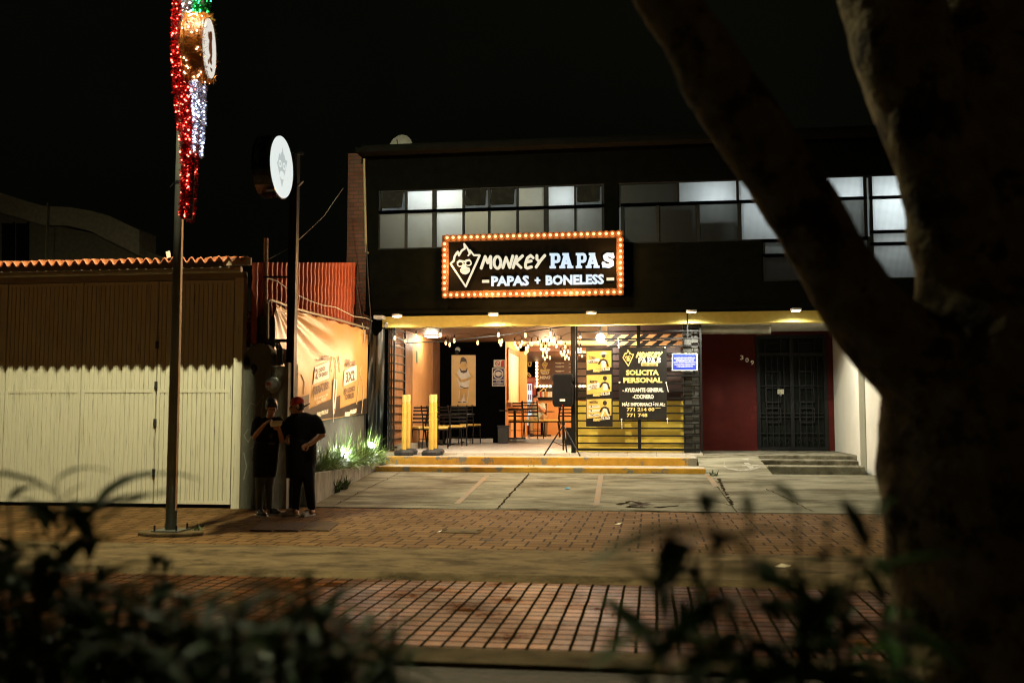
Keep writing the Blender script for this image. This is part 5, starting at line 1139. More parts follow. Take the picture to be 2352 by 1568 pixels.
for pts, lb in (([(1690,478),(1726,478),(1720,518),(1698,518),(1690,478)],'yellow line drawing of a drink cup on the black wall'), ([(1675,592),(1700,600),(1722,630),(1712,640),(1690,622),(1675,592)],'yellow line drawing of a hot dog on the black wall'), ([(1820,812),(1868,768),(1888,782),(1886,812),(1824,834),(1820,812)],'yellow line drawing of a cheese wedge under the menu board')):
    q = MB(); stroke(q, pl, [Z4(*p) for p in pts], .018, 0, .004); solo(q, 'wall_drawing', gold_line, lb, 'drawing', 'line drawings on the menu wall')
WCN = 11.0; cu0 = ub1+.02; czt = pw(*Z4(1850,905), WCN).z
ct = thing('counter', 'orange fronted counter with black top under the menu board', 'counter', (2,WCN,ZIN))
q = MB(); q.box(cu0,5.8,WCN,WCN+.1,ZIN,czt); q.build('front_panel', orange_wall, ct)
q = MB(); q.box(cu0,5.8,WCN-.08,WCN+.6,czt+.002,czt+.1); q.build('counter_top', black_metal, ct)
fr = thing('drinks_fridge', 'red topped drinks fridge glowing white beside the menu board', 'fridge', (pw(1216,900,12.2).x,12.2,ZIN))
fx0, fx1 = pw(1205,900,12.0).x, pw(1226,900,12.0).x
q = MB(); q.box(fx0,fx1,12.05,12.7,ZIN,pw(1216,866,12).z); q.build('cabinet', mat('fridge_red', (.5,.03,.02), .4), fr)
q = MB(); q.box(fx0+.03,fx1-.06,12.02,12.048,ZIN+.3,pw(1216,881,12).z); q.build('glass_door', glow('fridge_glow', (.8,.95,1), 1.0), fr)
q = MB(); zz = pw(1216,873,12).z; q.box(fx0+.02,fx1-.02,12.03,12.049,zz-.06,zz+.07); q.build('header', mat('fridge_header', (.65,.25,.2), .4), fr)
q = MB()
rnd = random.Random(3)
for r in range(3):
    for k in range(4): q.tube([(fx0+.07+k*.065,12.012,1.7+r*.32),(fx0+.07+k*.065,12.012,1.88+r*.32)], .02, 6)
q.build('bottles', mat('drink_bottles', (.25,.05,.03), .2), fr)['kind'] = 'stuff'
cols = [(.7,.65,.55),(.55,.05,.03),(.75,.7,.6),(.6,.3,.08),(.8,.78,.7),(.8,.76,.66)]
for k, x in enumerate((1812,1835,1858,1890,1920,1945)):
    p = pw(*Z4(x,893), WCN+.15); p.z = czt+.102; q = MB(); q.lathe(p, [(.05,0),(.06,.14),(.062,.17),(.05,.175)], 12)
    solo(q, 'sauce_tub', mat('tub_%s' % 'white red cream amber ivory pale'.split()[k], cols[k], .4), ['white tub first in the row on the counter','red sauce tub second in the row on the counter','cream tub third in the row on the counter','amber sauce tub fourth in the row on the counter','ivory tub fifth in the row on the counter','pale tub last in the row, beside the loudspeaker'][k], 'tub', 'tubs on the counter', loc=p)
# ------------------------------------------------------------------ chairs and tables
cush = mat('cushion_yellow', (.62,.42,.10), .5, var=.06)
def make_chair():
    r = thing('dining_chair', 'x', 'chair', (0,0,0), 'black ladder back chairs with yellow seats')
    for sx in (-1, 1):
        q = MB(); q.tube([(sx*.19,-.2,.44),(sx*.2,-.23,0)], .014, 8); q.build('leg', black_metal, r)
        q = MB(); q.tube([(sx*.19,.19,.44),(sx*.2,.25,0)], .014, 8); q.build('leg', black_metal, r)
    q = MB(); q.box(-.21,.21,-.22,.21,.42,.45); q.box(-.2,.2,-.22,-.2,.2,.215); q.build('seat_frame', black_metal, r)
    q = MB(); q.box(-.215,.215,-.235,.2,.451,.505); q.build('seat_cushion', cush, r, bevel=.02)
    q = MB()
    for sx in (-1, 1): q.tube([(sx*.2,.2,.44),(sx*.2,.23,.7),(sx*.2,.29,.96)], .015, 8); q.sph((sx*.2,.293,.97), .02, n=8, m=6)
    for z, y in ((.60,.222),(.69,.232),(.78,.252),(.87,.270),(.94,.287)): q.box(-.2,.2,y-.006,y+.008,z-.02,z+.018)
    q.build('backrest', black_metal, r); return r
CH = make_chair(); used = [0]
def onfloor(x, y, z):
    return hit(*Z4(x,y), zp) if z == ZF else pz(*Z4(x,y), z)
def chair(x, y, z, rot, lb, at=None):
    o = CH if not used[0] else copy_tree(CH); used[0] += 1
    p = at or onfloor(x, y, z); z = zp(p[1]) if z == ZF else z; o.location = (p[0],p[1],z); o.rotation_euler = (0,0,R(rot)); o['label'] = lb
chair(430,1440,ZF,-75,'ladder back chair at the table by the first yellow post')
chair(640,1452,ZF,160,'ladder back chair half hidden behind the second pair of yellow posts')
chair(800,1425,ZF,150,'ladder back chair with its back to the street in front of the tall poster')
chair(1030,1395,ZF,165,'ladder back chair below the corner of the tall poster')
chair(1195,1380,ZF,-80,'ladder back chair turned sideways against the black wall beside the bin')
chair(560,1395,ZF,20,'ladder back chair on the far side of the porch table')
chair(505,1446,ZF,35,'ladder back chair between the two pairs of yellow posts')
chair(905,1418,ZF,-170,'ladder back chair beside the second porch table')
chair(1555,1335,ZIN,178,'ladder back chair indoors with its back to the street by the curtained window')
chair(1750,1343,ZIN,168,'ladder back chair indoors in front of the seated diner')
chair(1955,1318,ZIN,-82,'ladder back chair indoors seen side on beside the loudspeaker stand')
chair(2145,1330,ZIN,172,'ladder back chair behind the gate post')
chair(1600,1300,ZIN,0,'ladder back chair across the table by the curtained window')
def table(x, y, z, lb):
    p = onfloor(x, y, z); z = zp(p.y) if z == ZF else z; t = thing('pedestal_table', lb, 'table', (p.x,p.y,z), 'black pedestal tables')
    q = MB(); q.box(p.x-.36,p.x+.36,p.y-.33,p.y+.33,z+.72,z+.75); q.build('table_top', mat('table_black', (.015,.014,.013), .2), t, bevel=.008)
    q = MB(); q.tube([(p.x,p.y,z+.03),(p.x,p.y,z+.72)], .035, 10); q.build('pedestal', black_metal, t)
    q = MB(); q.box(p.x-.28,p.x+.28,p.y-.03,p.y+.03,z,z+.04); q.box(p.x-.03,p.x+.03,p.y-.28,p.y+.28,z+.001,z+.041); q.build('foot', black_metal, t)
table(735,1410,ZF,'black table among the chairs under the tall poster'); table(960,1385,ZF,'black table close to the black wall on the porch')
table(1540,1345,ZIN,'black table indoors beside the curtained window'); table(1845,1310,ZIN,'black table the seated diner eats at'); table(420,1395,ZF,'black table by the orange side wall')
# bin
p = onfloor(1412, 1392, ZF); bn = thing('trash_bin', 'dark plastic trash bin at the end of the black wall', 'bin', p)
q = MB(); q.slab([p+Vector((-.14,-.1,.42)), p+Vector((.14,-.1,.42)), p+Vector((.14,.1,.42)), p+Vector((-.14,.1,.42))], .42); q.build('body', mat('bin_black', (.02,.02,.02), .5), bn, bevel=.02)
q = MB(); q.box(p.x-.155,p.x+.155,p.y-.115,p.y+.115,p.z+.42,p.z+.46); q.build('lid', mat('bin_black', (.02,.02,.02), .5), bn, bevel=.01)
# ------------------------------------------------------------------ loudspeaker on tripod
p = hit(1294,1042,zstep); zb = pw(1294,934,p.y).z; zt = pw(1294,859,p.y).z
stn = thing('speaker_stand', 'black tripod stand under the loudspeaker at the gate post', 'stand', p)
q = MB(); q.tube([(p.x,p.y,.75),(p.x,p.y,zb)], .018, 10); q.tube([(p.x,p.y,.9),(p.x,p.y,1.55)], .024, 10); q.build('pole', black_metal, stn)
q = MB(); q.lathe((p.x,p.y,1.28), [(.035,0),(.035,.06)], 10); q.tube([(p.x-.06,p.y-.01,1.31),(p.x,p.y,1.31)], .014, 6); q.build('knob', black_metal, stn)
for a in (200, 330, 85):
    d = Vector((math.cos(R(a)), math.sin(R(a)), 0)); c = Vector((p.x,p.y,0)); fz = .645 if a != 85 else .70
    q = MB(); q.tube([c+Vector((0,0,1.27)), c+d*.42+Vector((0,0,fz))], .016, 8); q.tube([c+Vector((0,0,.84)), c+d*.24+Vector((0,0,.94))], .008, 6); q.build('leg', black_metal, stn)
spk = thing('loudspeaker', 'black plastic loudspeaker with small white badge on a tripod', 'loudspeaker', (p.x,p.y,zb))
hw = (pw(1318,900,p.y).x-pw(1270,900,p.y).x)/2; pl = Pl('w', p.y)
q = MB(); out = [(-.80,0),(.80,0),(.96,.10),(1,.5),(.99,.66),(.86,.70),(.86,.76),(.98,.80),(.97,.95),(.85,1),(-.85,1),(-.97,.95),(-.98,.80),(-.86,.76),(-.86,.70),(-.99,.66),(-1,.5),(-.96,.10)]
shape(q, pl, [(p.x+a*hw, zb+b*(zt-zb)) for a, b in out], -.16, .16, px=False); q.build('cabinet', mat('speaker_plastic', (.006,.006,.006), .6, bump=.2, bscale=120, spec=.15), spk, bevel=.015)
q = MB(); shape(q, pl, [(p.x+a*hw*.84, zb+.05+b*(zt-zb-.09)) for a, b in ((-1,.04),(-.9,0),(.9,0),(1,.04),(1,.96),(.9,1),(-.9,1),(-1,.96))], .16, .172, px=False); q.build('grille', mat('speaker_grille', (.005,.005,.005), .7, spec=.1, bump=.8, bscale=300), spk)
q = MB(); q.box(p.x-.055,p.x+.055,p.y-.178,p.y-.173,zb+.115,zb+.16); q.build('badge', white_plastic, spk)
q = MB(); q.sph((p.x+.0,p.y-.165,zb+.03), .012, n=6, m=5); q.build('power_light', glow('red_led', (.6,.03,.01), 1.5), spk)
q = MB(); a = pz(1312,1026,ZF+.02); q.box(a.x-.12,a.x+.1,a.y-.1,a.y+.25,ZF,ZF+.5); solo(q, 'subwoofer', mat('speaker_plastic', (.014,.014,.014), .5), 'black box loudspeaker standing on the porch floor behind the tripod', 'loudspeaker', bevel=.015)
# ------------------------------------------------------------------ yellow delineator posts
dy = mat('post_yellow_plastic', (.60,.38,.07), .6, var=.12, scale=5, col2=(.34,.22,.06), lo=.55, hi=.75, spec=.2); rub = mat('black_rubber', (.012,.012,.012), .7)
def make_post():
    r = thing('delineator_post', 'x', 'bollard', (0,0,0), 'yellow delineator posts on the top step')
    q = MB(); q.lathe((0,0,0), [(.20,0),(.21,.02),(.21,.07),(.17,.11),(.07,.125)], 8); q.build('base', rub, r)
    q = MB(); q.lathe((0,0,.1), [(.050,0),(.050,.62),(.054,.625),(.054,.65),(.047,.655),(.047,.78),(.051,.785),(.051,.81),(.047,.815),(.047,.95),(.043,.99),(.04,1.0)], 16); q.build('post', dy, r, smooth=False)
    q = MB(); q.lathe((0,0,1.1), [(.042,0),(.046,.02),(.046,.16),(.03,.17)], 8); q.build('cap', mat('post_cap_amber', (.72,.50,.16), .35), r); return r
DP_ = make_post()
for k, (x, y, lb) in enumerate(((285,1531,'yellow plastic post in front beside the folded gate'),(332,1514,'yellow plastic post just behind the one by the folded gate'),(592,1531,'yellow plastic post at the open middle of the step'),(634,1514,'yellow plastic post tucked behind the middle one'))):
    o = DP_ if k == 0 else copy_tree(DP_); p = hit(*Z4(x,y), zstep); o.location = p; o['label'] = lb; o.rotation_euler = (0,0,R(20*k))
# ------------------------------------------------------------------ people
def fuse(mb, name, m, root, voxel=.008, sm=3, disp=None):      # one continuous skin over overlapping forms
    me = bpy.data.meshes.new('f'); me.from_pydata(mb.v, [], mb.f); o = bpy.data.objects.new('f', me); C.objects.link(o)
    r = o.modifiers.new('r', 'REMESH'); r.mode = 'VOXEL'; r.voxel_size = voxel
    s = o.modifiers.new('s', 'SMOOTH'); s.factor = .5; s.iterations = sm
    dg = bpy.context.evaluated_depsgraph_get(); em = bpy.data.meshes.new_from_object(o.evaluated_get(dg))
    bpy.data.objects.remove(o); bpy.data.meshes.remove(me)
    q = MB(); q.v = [v.co.copy() for v in em.vertices]; q.f = [tuple(p.vertices) for p in em.polygons]
    if disp: q.v = [disp(v, em.vertices[i].normal) for i, v in enumerate(q.v)]
    bpy.data.meshes.remove(em); return q.build(name, m, root, smooth=True)
def cap(q, a, b, r0, r1=None, n=12):
    a, b = Vector(a), Vector(b); r1 = r1 or r0
    q.tube([a, b], [r0, r1], n); q.sph(a, r0, n=n, m=8); q.sph(b, r1, n=n, m=8)
def loft(q, rings, n=22):                            # level elliptical rings, top to bottom
    vs = []; fs = []; m = len(rings)
    for c, rx, ry in rings:
        for k in range(n):
            a = 2*math.pi*k/n; vs.append(Vector(c)+_R*(rx*math.cos(a))+_H*(ry*math.sin(a)))
    for i in range(m-1):
        for k in range(n): fs.append((i*n+k, (i+1)*n+k, (i+1)*n+(k+1) % n, i*n+(k+1) % n))
    fs += [tuple(range(n)), tuple((m-1)*n+k for k in range(n-1,-1,-1))]; q.add(vs, fs)
def rings(A, L, dd=.03, ky=.62, k=.00126): return [(A((a+b)/2, y, dd), (b-a)/2*k, (b-a)/2*k*ky) for y, a, b in L]
def limb(q, pts, rs):
    for i in range(len(pts)-1): cap(q, pts[i], pts[i+1], rs[i], rs[i+1])
def basis(f, tilt=0):
    f = Vector(f).normalized(); side = f.cross(Vector((0,0,1))).normalized(); f = (f*math.cos(tilt)-Vector((0,0,1))*math.sin(tilt)).normalized(); u = side.cross(f).normalized()
    return Matrix((side, f, u)).transposed()                    # columns: right, forward, up
def head(q, c, M, k=1.0):
    T = lambda x, y, z: Vector(c)+M @ Vector((x*k, y*k, z*k))
    q.sph(T(0,-.012,.03), .076*k, .094*k, .088*k, 16, 12, M); q.sph(T(0,.022,-.045), .058*k, .066*k, .072*k, 14, 10, M)
    q.sph(T(0,.055,-.085), .03*k, .026*k, .026*k, 10, 7, M); q.sph(T(0,.09,-.02), .013*k, .02*k, .026*k, 8, 6, M); q.sph(T(0,.100,-.034), .016*k, .014*k, .012*k, 8, 6, M)
    q.sph(T(0,.072,.012), .052*k, .018*k, .014*k, 10, 6, M); q.sph(T(0,.078,-.062), .026*k, .012*k, .012*k, 8, 6, M)
    for s in (-1, 1): q.sph(T(s*.076,-.01,-.01), .012*k, .024*k, .034*k, 8, 7, M); q.sph(T(s*.04,.055,-.035), .026*k, .026*k, .024*k, 8, 6, M)
    return T
def face(root, T, k=1.0):
    q = MB()
    for s in (-1, 1): q.sph(T(s*.031,.080,.0), .011*k, n=8, m=6)
    q.build('eye', mat('eye_dark', (.02,.015,.012), .2), root)
    q = MB(); q.sph(T(0,.09,-.058), .02*k, .006*k, .005*k, 8, 6); q.build('mouth', mat('lip', (.22,.07,.05), .5), root)
def hand(q, w, d, n, s=1.0, curl=.6):
    """wrist w, direction d, palm normal n: palm, four unequal bent fingers and a thumb off the side"""
    d = Vector(d).normalized(); n = Vector(n); n = (n-d*n.dot(d)).normalized(); x = d.cross(n).normalized(); w = Vector(w)
    q.sph(w+d*.05*s, .042*s, .052*s, .018*s, 10, 8, Matrix((x, d, n)).transposed())
    for i, L in enumerate((.068,.078,.074,.058)):
        a = w+d*.088*s+x*(.030-.020*i)*s; p = a; ang = 0
        for k in range(3): ang += curl*(.7 if k == 0 else 1); v = d*math.cos(ang)+n*math.sin(ang); b = p+v*L*s*(.45,.32,.24)[k]; cap(q, p, b, (.0095-.001*k)*s, (.0088-.001*k)*s, 8); p = b
    p = w+d*.03*s+x*.03*s; b = p+(x*.7+d*.55+n*.3).normalized()*.04*s; cap(q, p, b, .013*s, .011*s, 8); e = b+(d*.8+n*.6).normalized()*.03*s; cap(q, b, e, .011*s, .009*s, 8)
skin = mat('skin', (.42,.20,.11), .5, var=.06); hair_m = mat('hair_black', (.010,.008,.007), .4, var=.3, scale=60, bump=.3)
cloth_b = mat('black_cotton', (.007,.007,.007), .9, spec=.15, bump=.3, bscale=14); denim = mat('dark_denim', (.016,.018,.022), .9, spec=.15, bump=.3, bscale=18); apron_m = mat('apron_black', (.009,.009,.008), .85, spec=.2, bump=.25, bscale=10)
grey_leg = mat('grey_leggings', (.075,.075,.065), .8, bump=.2, bscale=20)
def shoe(q, heel, d, L=.27, w=.048):
    d = Vector(d).normalized(); h = Vector(heel); M = Matrix((d.cross(Vector((0,0,1))), d, Vector((0,0,1)))).transposed()
    q.sph(h+d*.04+Vector((0,0,.05)), w*.85, .06, .05, 10, 8, M); q.sph(h+d*L*.62+Vector((0,0,.035)), w, L*.38, .036, 12, 8, M); q.sph(h+d*L*.38+Vector((0,0,.06)), w*.8, .09, .045, 10, 8, M)
ZP = lambda x, y: (526.7+x*.2031, 882+y*.2031)
# --- first person: dark hair, eating out of a small white box
D1 = pz(*ZP(330,1490), 0); D1 = (D1-CAM).dot(_H)
A1 = lambda x, y, dd=0: pd(*ZP(x,y), D1+dd)
pr = thing('person', 'person in black clothes and long apron eating from a small white box', 'person', (A1(380,1480).x, A1(380,1480).y, 0), 'people standing by the gate pillar')
fwd = Vector((.45,-.89,0)).normalized(); Mh = basis(fwd, R(22))
q = MB(); T = head(q, A1(478,262,-.03), Mh)
cap(q, A1(470,330,.0), A1(455,400,.02), .052, .058)
loft(q, rings(A1, [(375,410,520),(400,340,565),(470,320,560),(650,310,550),(850,280,535),(900,290,530)], .03, .5))
limb(q, [A1(325,410,.02), A1(283,590,-.02), A1(398,455,-.17)], [.052,.042,.028]); hand(q, A1(400,452,-.17), A1(470,395,-.22)-A1(400,452,-.17), (.5,.3,-.3), .95, .7)
limb(q, [A1(570,415,.04), A1(595,630,-.02), A1(562,505,-.2)], [.050,.042,.028]); hand(q, A1(566,515,-.2), Vector((-.35,-.2,.45)), (-.4,.3,.6), .95, .55)
limb(q, [A1(370,860,.02), A1(345,1170,.0), A1(338,1430,.04)], [.088,.058,.042]); limb(q, [A1(470,860,.06), A1(450,1160,.1), A1(452,1400,.2)], [.088,.058,.042])
for x, y, dd in ((345,1460,.03),(455,1430,.22)): q.sph(A1(x,y,dd), .04, .09, .04, 10, 8)
body = fuse(q, 'body', skin, pr, .0065, 2); face(pr, T)
q = MB(); T2 = T; q.sph(T2(0,-.03,.052), .084, .094, .085, 16, 12, Mh); q.sph(T2(0,.045,.075), .072, .045, .035, 12, 8, Mh)
for s in (-1, 1): q.sph(T2(s*.066,.0,.03), .02, .05, .045, 8, 7, Mh)
for k in range(9): q.sph(T2(-.06+.015*k,.082-.003*abs(k-4),.052-.004*(k % 3)), .014, .014, .022, 7, 6, Mh)
fuse(q, 'hair', hair_m, pr, .007, 1)
q = MB(); loft(q, rings(A1, [(362,425,510),(385,360,550),(410,310,585),(470,300,580),(560,295,575),(650,290,570),(740,272,560),(840,256,556),(865,254,555)]))
limb(q, [A1(335,412,.03), A1(312,450,.02), A1(290,560,.0)], [.07,.074,.068]); limb(q, [A1(560,415,.04), A1(578,455,.03), A1(594,600,-.01)], [.066,.068,.064])
fuse(q, 'shirt', cloth_b, pr, .009, 2)
q = MB(); loft(q, rings(A1, [(455,400,530),(480,380,545),(640,330,565),(660,284,572),(720,268,566),(850,262,556),(950,262,545),(1050,264,530)], .01, .66))
fuse(q, 'apron', apron_m, pr, .01, 2)
q = MB()
limb(q, [A1(368,880,.02), A1(345,1170,.0), A1(338,1420,.04)], [.10,.066,.05]); limb(q, [A1(468,880,.06), A1(450,1160,.1), A1(452,1395,.2)], [.10,.066,.05]); fuse(q, 'trousers', grey_leg, pr, .009, 2)
for hx, hy, dd, dr in ((312,1462,.06,(.75,-.6,0)),(452,1440,.22,(.9,-.4,0))):
    q = MB(); h = A1(hx,hy,dd); h.z = 0; shoe(q, h, dr); fuse(q, 'shoe', mat('shoe_black', (.02,.018,.017), .5), pr, .007, 1)
    q = MB(); d = Vector(dr).normalized(); s = Vector((-d.y,d.x,0))*.05; q.slab([h-d*.03-s*.8+Vector((0,0,.02)), h+d*.25-s+Vector((0,0,.02)), h+d*.28+Vector((0,0,.02)), h+d*.25+s+Vector((0,0,.02)), h-d*.03+s*.8+Vector((0,0,.02))], .018); q.build('shoe_sole', mat('sole_white', (.5,.48,.42), .6), pr)
q = MB(); c = A1(492,590,-.105); pl = Pl('w', c.y-.02); cc = pl.px(*ZP(485,590)); xx = ZP(470,585); emblem(q, pl, xx[0], xx[1], 60*.2031, .003, .004); a = ZP(445,683); b = ZP(515,655); slab_word(q, pl, a[0],a[1],b[0],b[1],.004); q.build('apron_print', mat('apron_grey_print', (.07,.07,.06), .8), pr)
bx = A1(530,448,-.24); q = MB(); M_ = basis((.55,-.83,0), R(-20))
pts = [bx+M_ @ Vector(v) for v in ((-.07,-.05,-.03),(.07,-.05,-.03),(.07,.05,-.03),(-.07,.05,-.03),(-.085,-.06,.03),(.085,-.06,.03),(.085,.06,.03),(-.085,.06,.03))]
q.add(pts, [(3,2,1,0),(0,1,5,4),(1,2,6,5),(2,3,7,6),(3,0,4,7),(4,5,6,7)]); solo(q, 'takeout_box', mat('box_white_card', (.72,.62,.45), .6), 'small pale cardboard food box held up by the eating person', 'box', bevel=.006)
q = MB(); q.tube([A1(470,398,-.24), A1(500,440,-.26)], .004, 6); solo(q, 'fork', white_plastic, 'thin fork between the fingers above the food box', 'fork')
# --- second person: red cap worn backwards
D2 = pz(*ZP(925,1487), 0); D2 = (D2-CAM).dot(_H)
A2 = lambda x, y, dd=0: pd(*ZP(x,y), D2+dd)
pr = thing('person', 'person in a black T-shirt with red cap worn backwards holding a cigarette', 'person', (A2(840,1470).x, A2(840,1470).y, 0), 'people standing by the gate pillar')
fwd = Vector((-.90,-.43,0)).normalized(); Mh = basis(fwd, R(6))
q = MB(); T = head(q, A2(762,250,.04), Mh, 1.03)
cap(q, A2(790,310,.05), A2(810,370,.06), .062, .075)
loft(q, rings(A2, [(335,760,860),(370,700,955),(450,675,980),(650,660,965),(850,660,965),(910,670,960)], .06, .5))
limb(q, [A2(975,410,.05), A2(1052,570,.0), A2(905,678,-.13)], [.06,.05,.034]); hand(q, A2(905,678,-.13), A2(830,710,-.16)-A2(905,678,-.13), (-.2,.5,-.6), 1.05, 1.25)
limb(q, [A2(690,420,.06), A2(640,610,.12), A2(672,660,-.05)], [.06,.048,.034]); hand(q, A2(675,668,-.05), Vector((-.15,-.25,.6)), (.7,-.2,.2), 1.0, .75)
limb(q, [A2(770,880,.02), A2(762,1160,.0), A2(752,1400,.06)], [.098,.066,.046]); limb(q, [A2(880,880,.02), A2(905,1150,-.02), A2(928,1390,.0)], [.098,.066,.046])
for x, y, dd in ((750,1430,.05),(928,1440,.0)): q.sph(A2(x,y,dd), .042, .09, .042, 10, 8)
fuse(q, 'body', skin, pr, .0065, 2); face(pr, T, 1.03)
q = MB(); q.sph(T(0,-.035,.0), .086, .085, .09, 14, 10, Mh); fuse(q, 'hair', hair_m, pr, .008, 1)
q = MB(); q.sph(T(0,-.015,.06), .088, .106, .082, 18, 12, Mh); q.sph(T(0,.035,.05), .078, .06, .05, 12, 8, Mh); cp = fuse(q, 'cap', mat('cap_red', (.42,.02,.015), .7, bump=.2, bscale=40), pr, .007, 2)
q = MB(); q.sph(T(0,-.14,.0), .07, .065, .012, 12, 6, Mh @ Matrix.Rotation(R(-25), 3, 'X')); q.build('cap_brim', mat('brim_black', (.015,.015,.015), .5), cp, smooth=True)
q = MB(); loft(q, rings(A2, [(318,745,870),(338,700,935),(365,668,990),(420,650,1010),(520,640,998),(620,632,992),(740,630,992),(850,634,992),(900,636,990)], .06))
limb(q, [A2(965,405,.05), A2(1005,450,.04), A2(1040,545,.01)], [.085,.08,.07]); limb(q, [A2(695,420,.06), A2(675,460,.08), A2(648,580,.11)], [.082,.078,.068]); fuse(q, 'shirt', cloth_b, pr, .009, 2)
q = MB(); loft(q, rings(A2, [(480,690,860),(520,670,900),(640,634,960),(660,628,985),(760,628,985),(900,632,984),(1000,634,976),(1060,636,966)], .045, .66))
fuse(q, 'apron', apron_m, pr, .01, 2)
q = MB(); limb(q, [A2(765,900,.02), A2(760,1160,.0), A2(752,1395,.06)], [.11,.078,.06]); limb(q, [A2(880,900,.02), A2(905,1150,-.02), A2(930,1385,.0)], [.11,.078,.06]); fuse(q, 'trousers', denim, pr, .009, 2)
wsh = mat('shoe_white', (.68,.60,.50), .5, bump=.2, bscale=60)
for hx, hy, dd, dr in ((775,1440,.08,(-.8,-.6,0)),(935,1465,.06,(-.25,-.97,0))):
    q = MB(); h = A2(hx,hy,dd); h.z = 0; shoe(q, h, dr, .28, .052); so = fuse(q, 'shoe', wsh, pr, .007, 1)
    q = MB(); d = Vector(dr).normalized(); s = Vector((-d.y,d.x,0))*.054; q.slab([h-d*.03-s*.8+Vector((0,0,.022)), h+d*.26-s+Vector((0,0,.022)), h+d*.29+Vector((0,0,.022)), h+d*.26+s+Vector((0,0,.022)), h-d*.03+s*.8+Vector((0,0,.022))], .02); q.build('shoe_sole', mat('sole_white', (.5,.48,.42), .6), so)
q = MB(); q.tube([A2(672,652,-.16), A2(676,600,-.17)], .0055, 8); solo(q, 'cigarette', mat('cigarette_white', (.8,.75,.65), .7), 'white cigarette in the hand of the red capped person', 'cigarette')
# --- seated diner
DS = 29.6; A3 = lambda x, y, dd=0: pd(*Z4(x,y), DS+dd)
pr = thing('person', 'person in a pale shirt and khaki trousers eating at the indoor table', 'person', (A3(1800,1290).x, A3(1800,1290).y, ZIN))
Mh = basis((-.25,-.97,0), R(12)); q = MB(); T = head(q, A3(1770,902,-.02), Mh, 1.05)
cap(q, A3(1775,935), A3(1785,955,.03), .055, .065); q.sph(A3(1795,1010,.03), .19, .13, .17, 12, 9); q.sph(A3(1800,1090,.05), .17, .14, .17, 12, 9)
limb(q, [A3(1730,965), A3(1700,1010,-.12), A3(1748,945,-.2)], [.055,.045,.03]); hand(q, A3(1748,945,-.2), Vector((.1,.05,.2)), (.2,.6,.1), 1, .8)
limb(q, [A3(1860,965,.03), A3(1868,1035,-.1), A3(1792,955,-.2)], [.055,.045,.03]); hand(q, A3(1792,955,-.2), Vector((-.15,.05,.15)), (-.2,.6,.1), 1, .8)
za = A3(1800,1140,.05); zs = ZIN+.5
for s, x, xk in ((-1,-.1,-.16),(1,.14,.26)):
    hp = Vector((za.x+x, za.y, zs+.04)); kn = Vector((za.x+xk, za.y-.36, zs+.06)); an = Vector((za.x+xk*1.0, za.y-.30, ZIN+.08)); limb(q, [hp, kn, an], [.085,.062,.045])
fuse(q, 'body', skin, pr, .009, 2); face(pr, T, 1.05)
q = MB(); q.sph(T(0,-.03,.05), .086, .098, .085, 14, 10, Mh); q.sph(T(0,.03,.085), .07, .05, .03, 10, 8, Mh); fuse(q, 'hair', hair_m, pr, .009, 1)
q = MB(); q.sph(A3(1795,995,.03), .21, .145, .14, 12, 9); q.sph(A3(1800,1080,.05), .19, .155, .2, 12, 9); limb(q, [A3(1735,962), A3(1715,995,-.06)], [.078,.068]); limb(q, [A3(1855,962,.03), A3(1866,1005,-.03)], [.078,.068]); fuse(q, 'shirt', mat('shirt_pale_teal', (.42,.52,.48), .8), pr, .011, 2)
q = MB()
for x, xk in ((-.1,-.16),(.14,.26)): limb(q, [Vector((za.x+x, za.y, zs+.05)), Vector((za.x+xk, za.y-.36, zs+.06)), Vector((za.x+xk, za.y-.30, ZIN+.12))], [.10,.078,.06])
q.sph((za.x+.02,za.y+.02,zs+.07), .19, .16, .12, 12, 8); fuse(q, 'trousers', mat('khaki', (.38,.28,.16), .8), pr, .011, 2)
for xk in (-.16,.26):
    q = MB(); shoe(q, (za.x+xk, za.y-.27, ZIN), (.1,-1,0)); fuse(q, 'shoe', mat('shoe_black', (.02,.018,.017), .5), pr, .009, 1)
q = MB(); c = A3(1770,940,-.22); q.lathe(c-Vector((0,0,.05)), [(.028,0),(.038,.1)], 12); solo(q, 'paper_cup', mat('cup_paper', (.7,.6,.45), .6), 'paper cup held to the mouth of the seated diner', 'cup')
chair(1800,1265,ZIN,0,'ladder back chair the seated diner sits on', at=(za.x+.02, za.y+.04))
# an added unseen lamp behind the camera, giving trunk and shrubs dim light
L3 = CAM+_R*5.5-_H*9; L3.z = 8.5; l3 = thing('street_lamp', 'added unseen lamp post behind the camera lighting trunk and shrubs', 'street lamp', (L3.x,L3.y,0))
q = MB(); q.tube([(L3.x,L3.y,0),(L3.x,L3.y,8.3)], [.07,.045], 12); q.build('pole', pole_m, l3); q = MB(); q.box(L3.x-.14,L3.x+.14,L3.y-.3,L3.y+.3,8.62,8.74); q.build('lamp_head', pole_m, l3)
lamp('added_trunk_light', L3, 120, (1,.62,.26), .12)
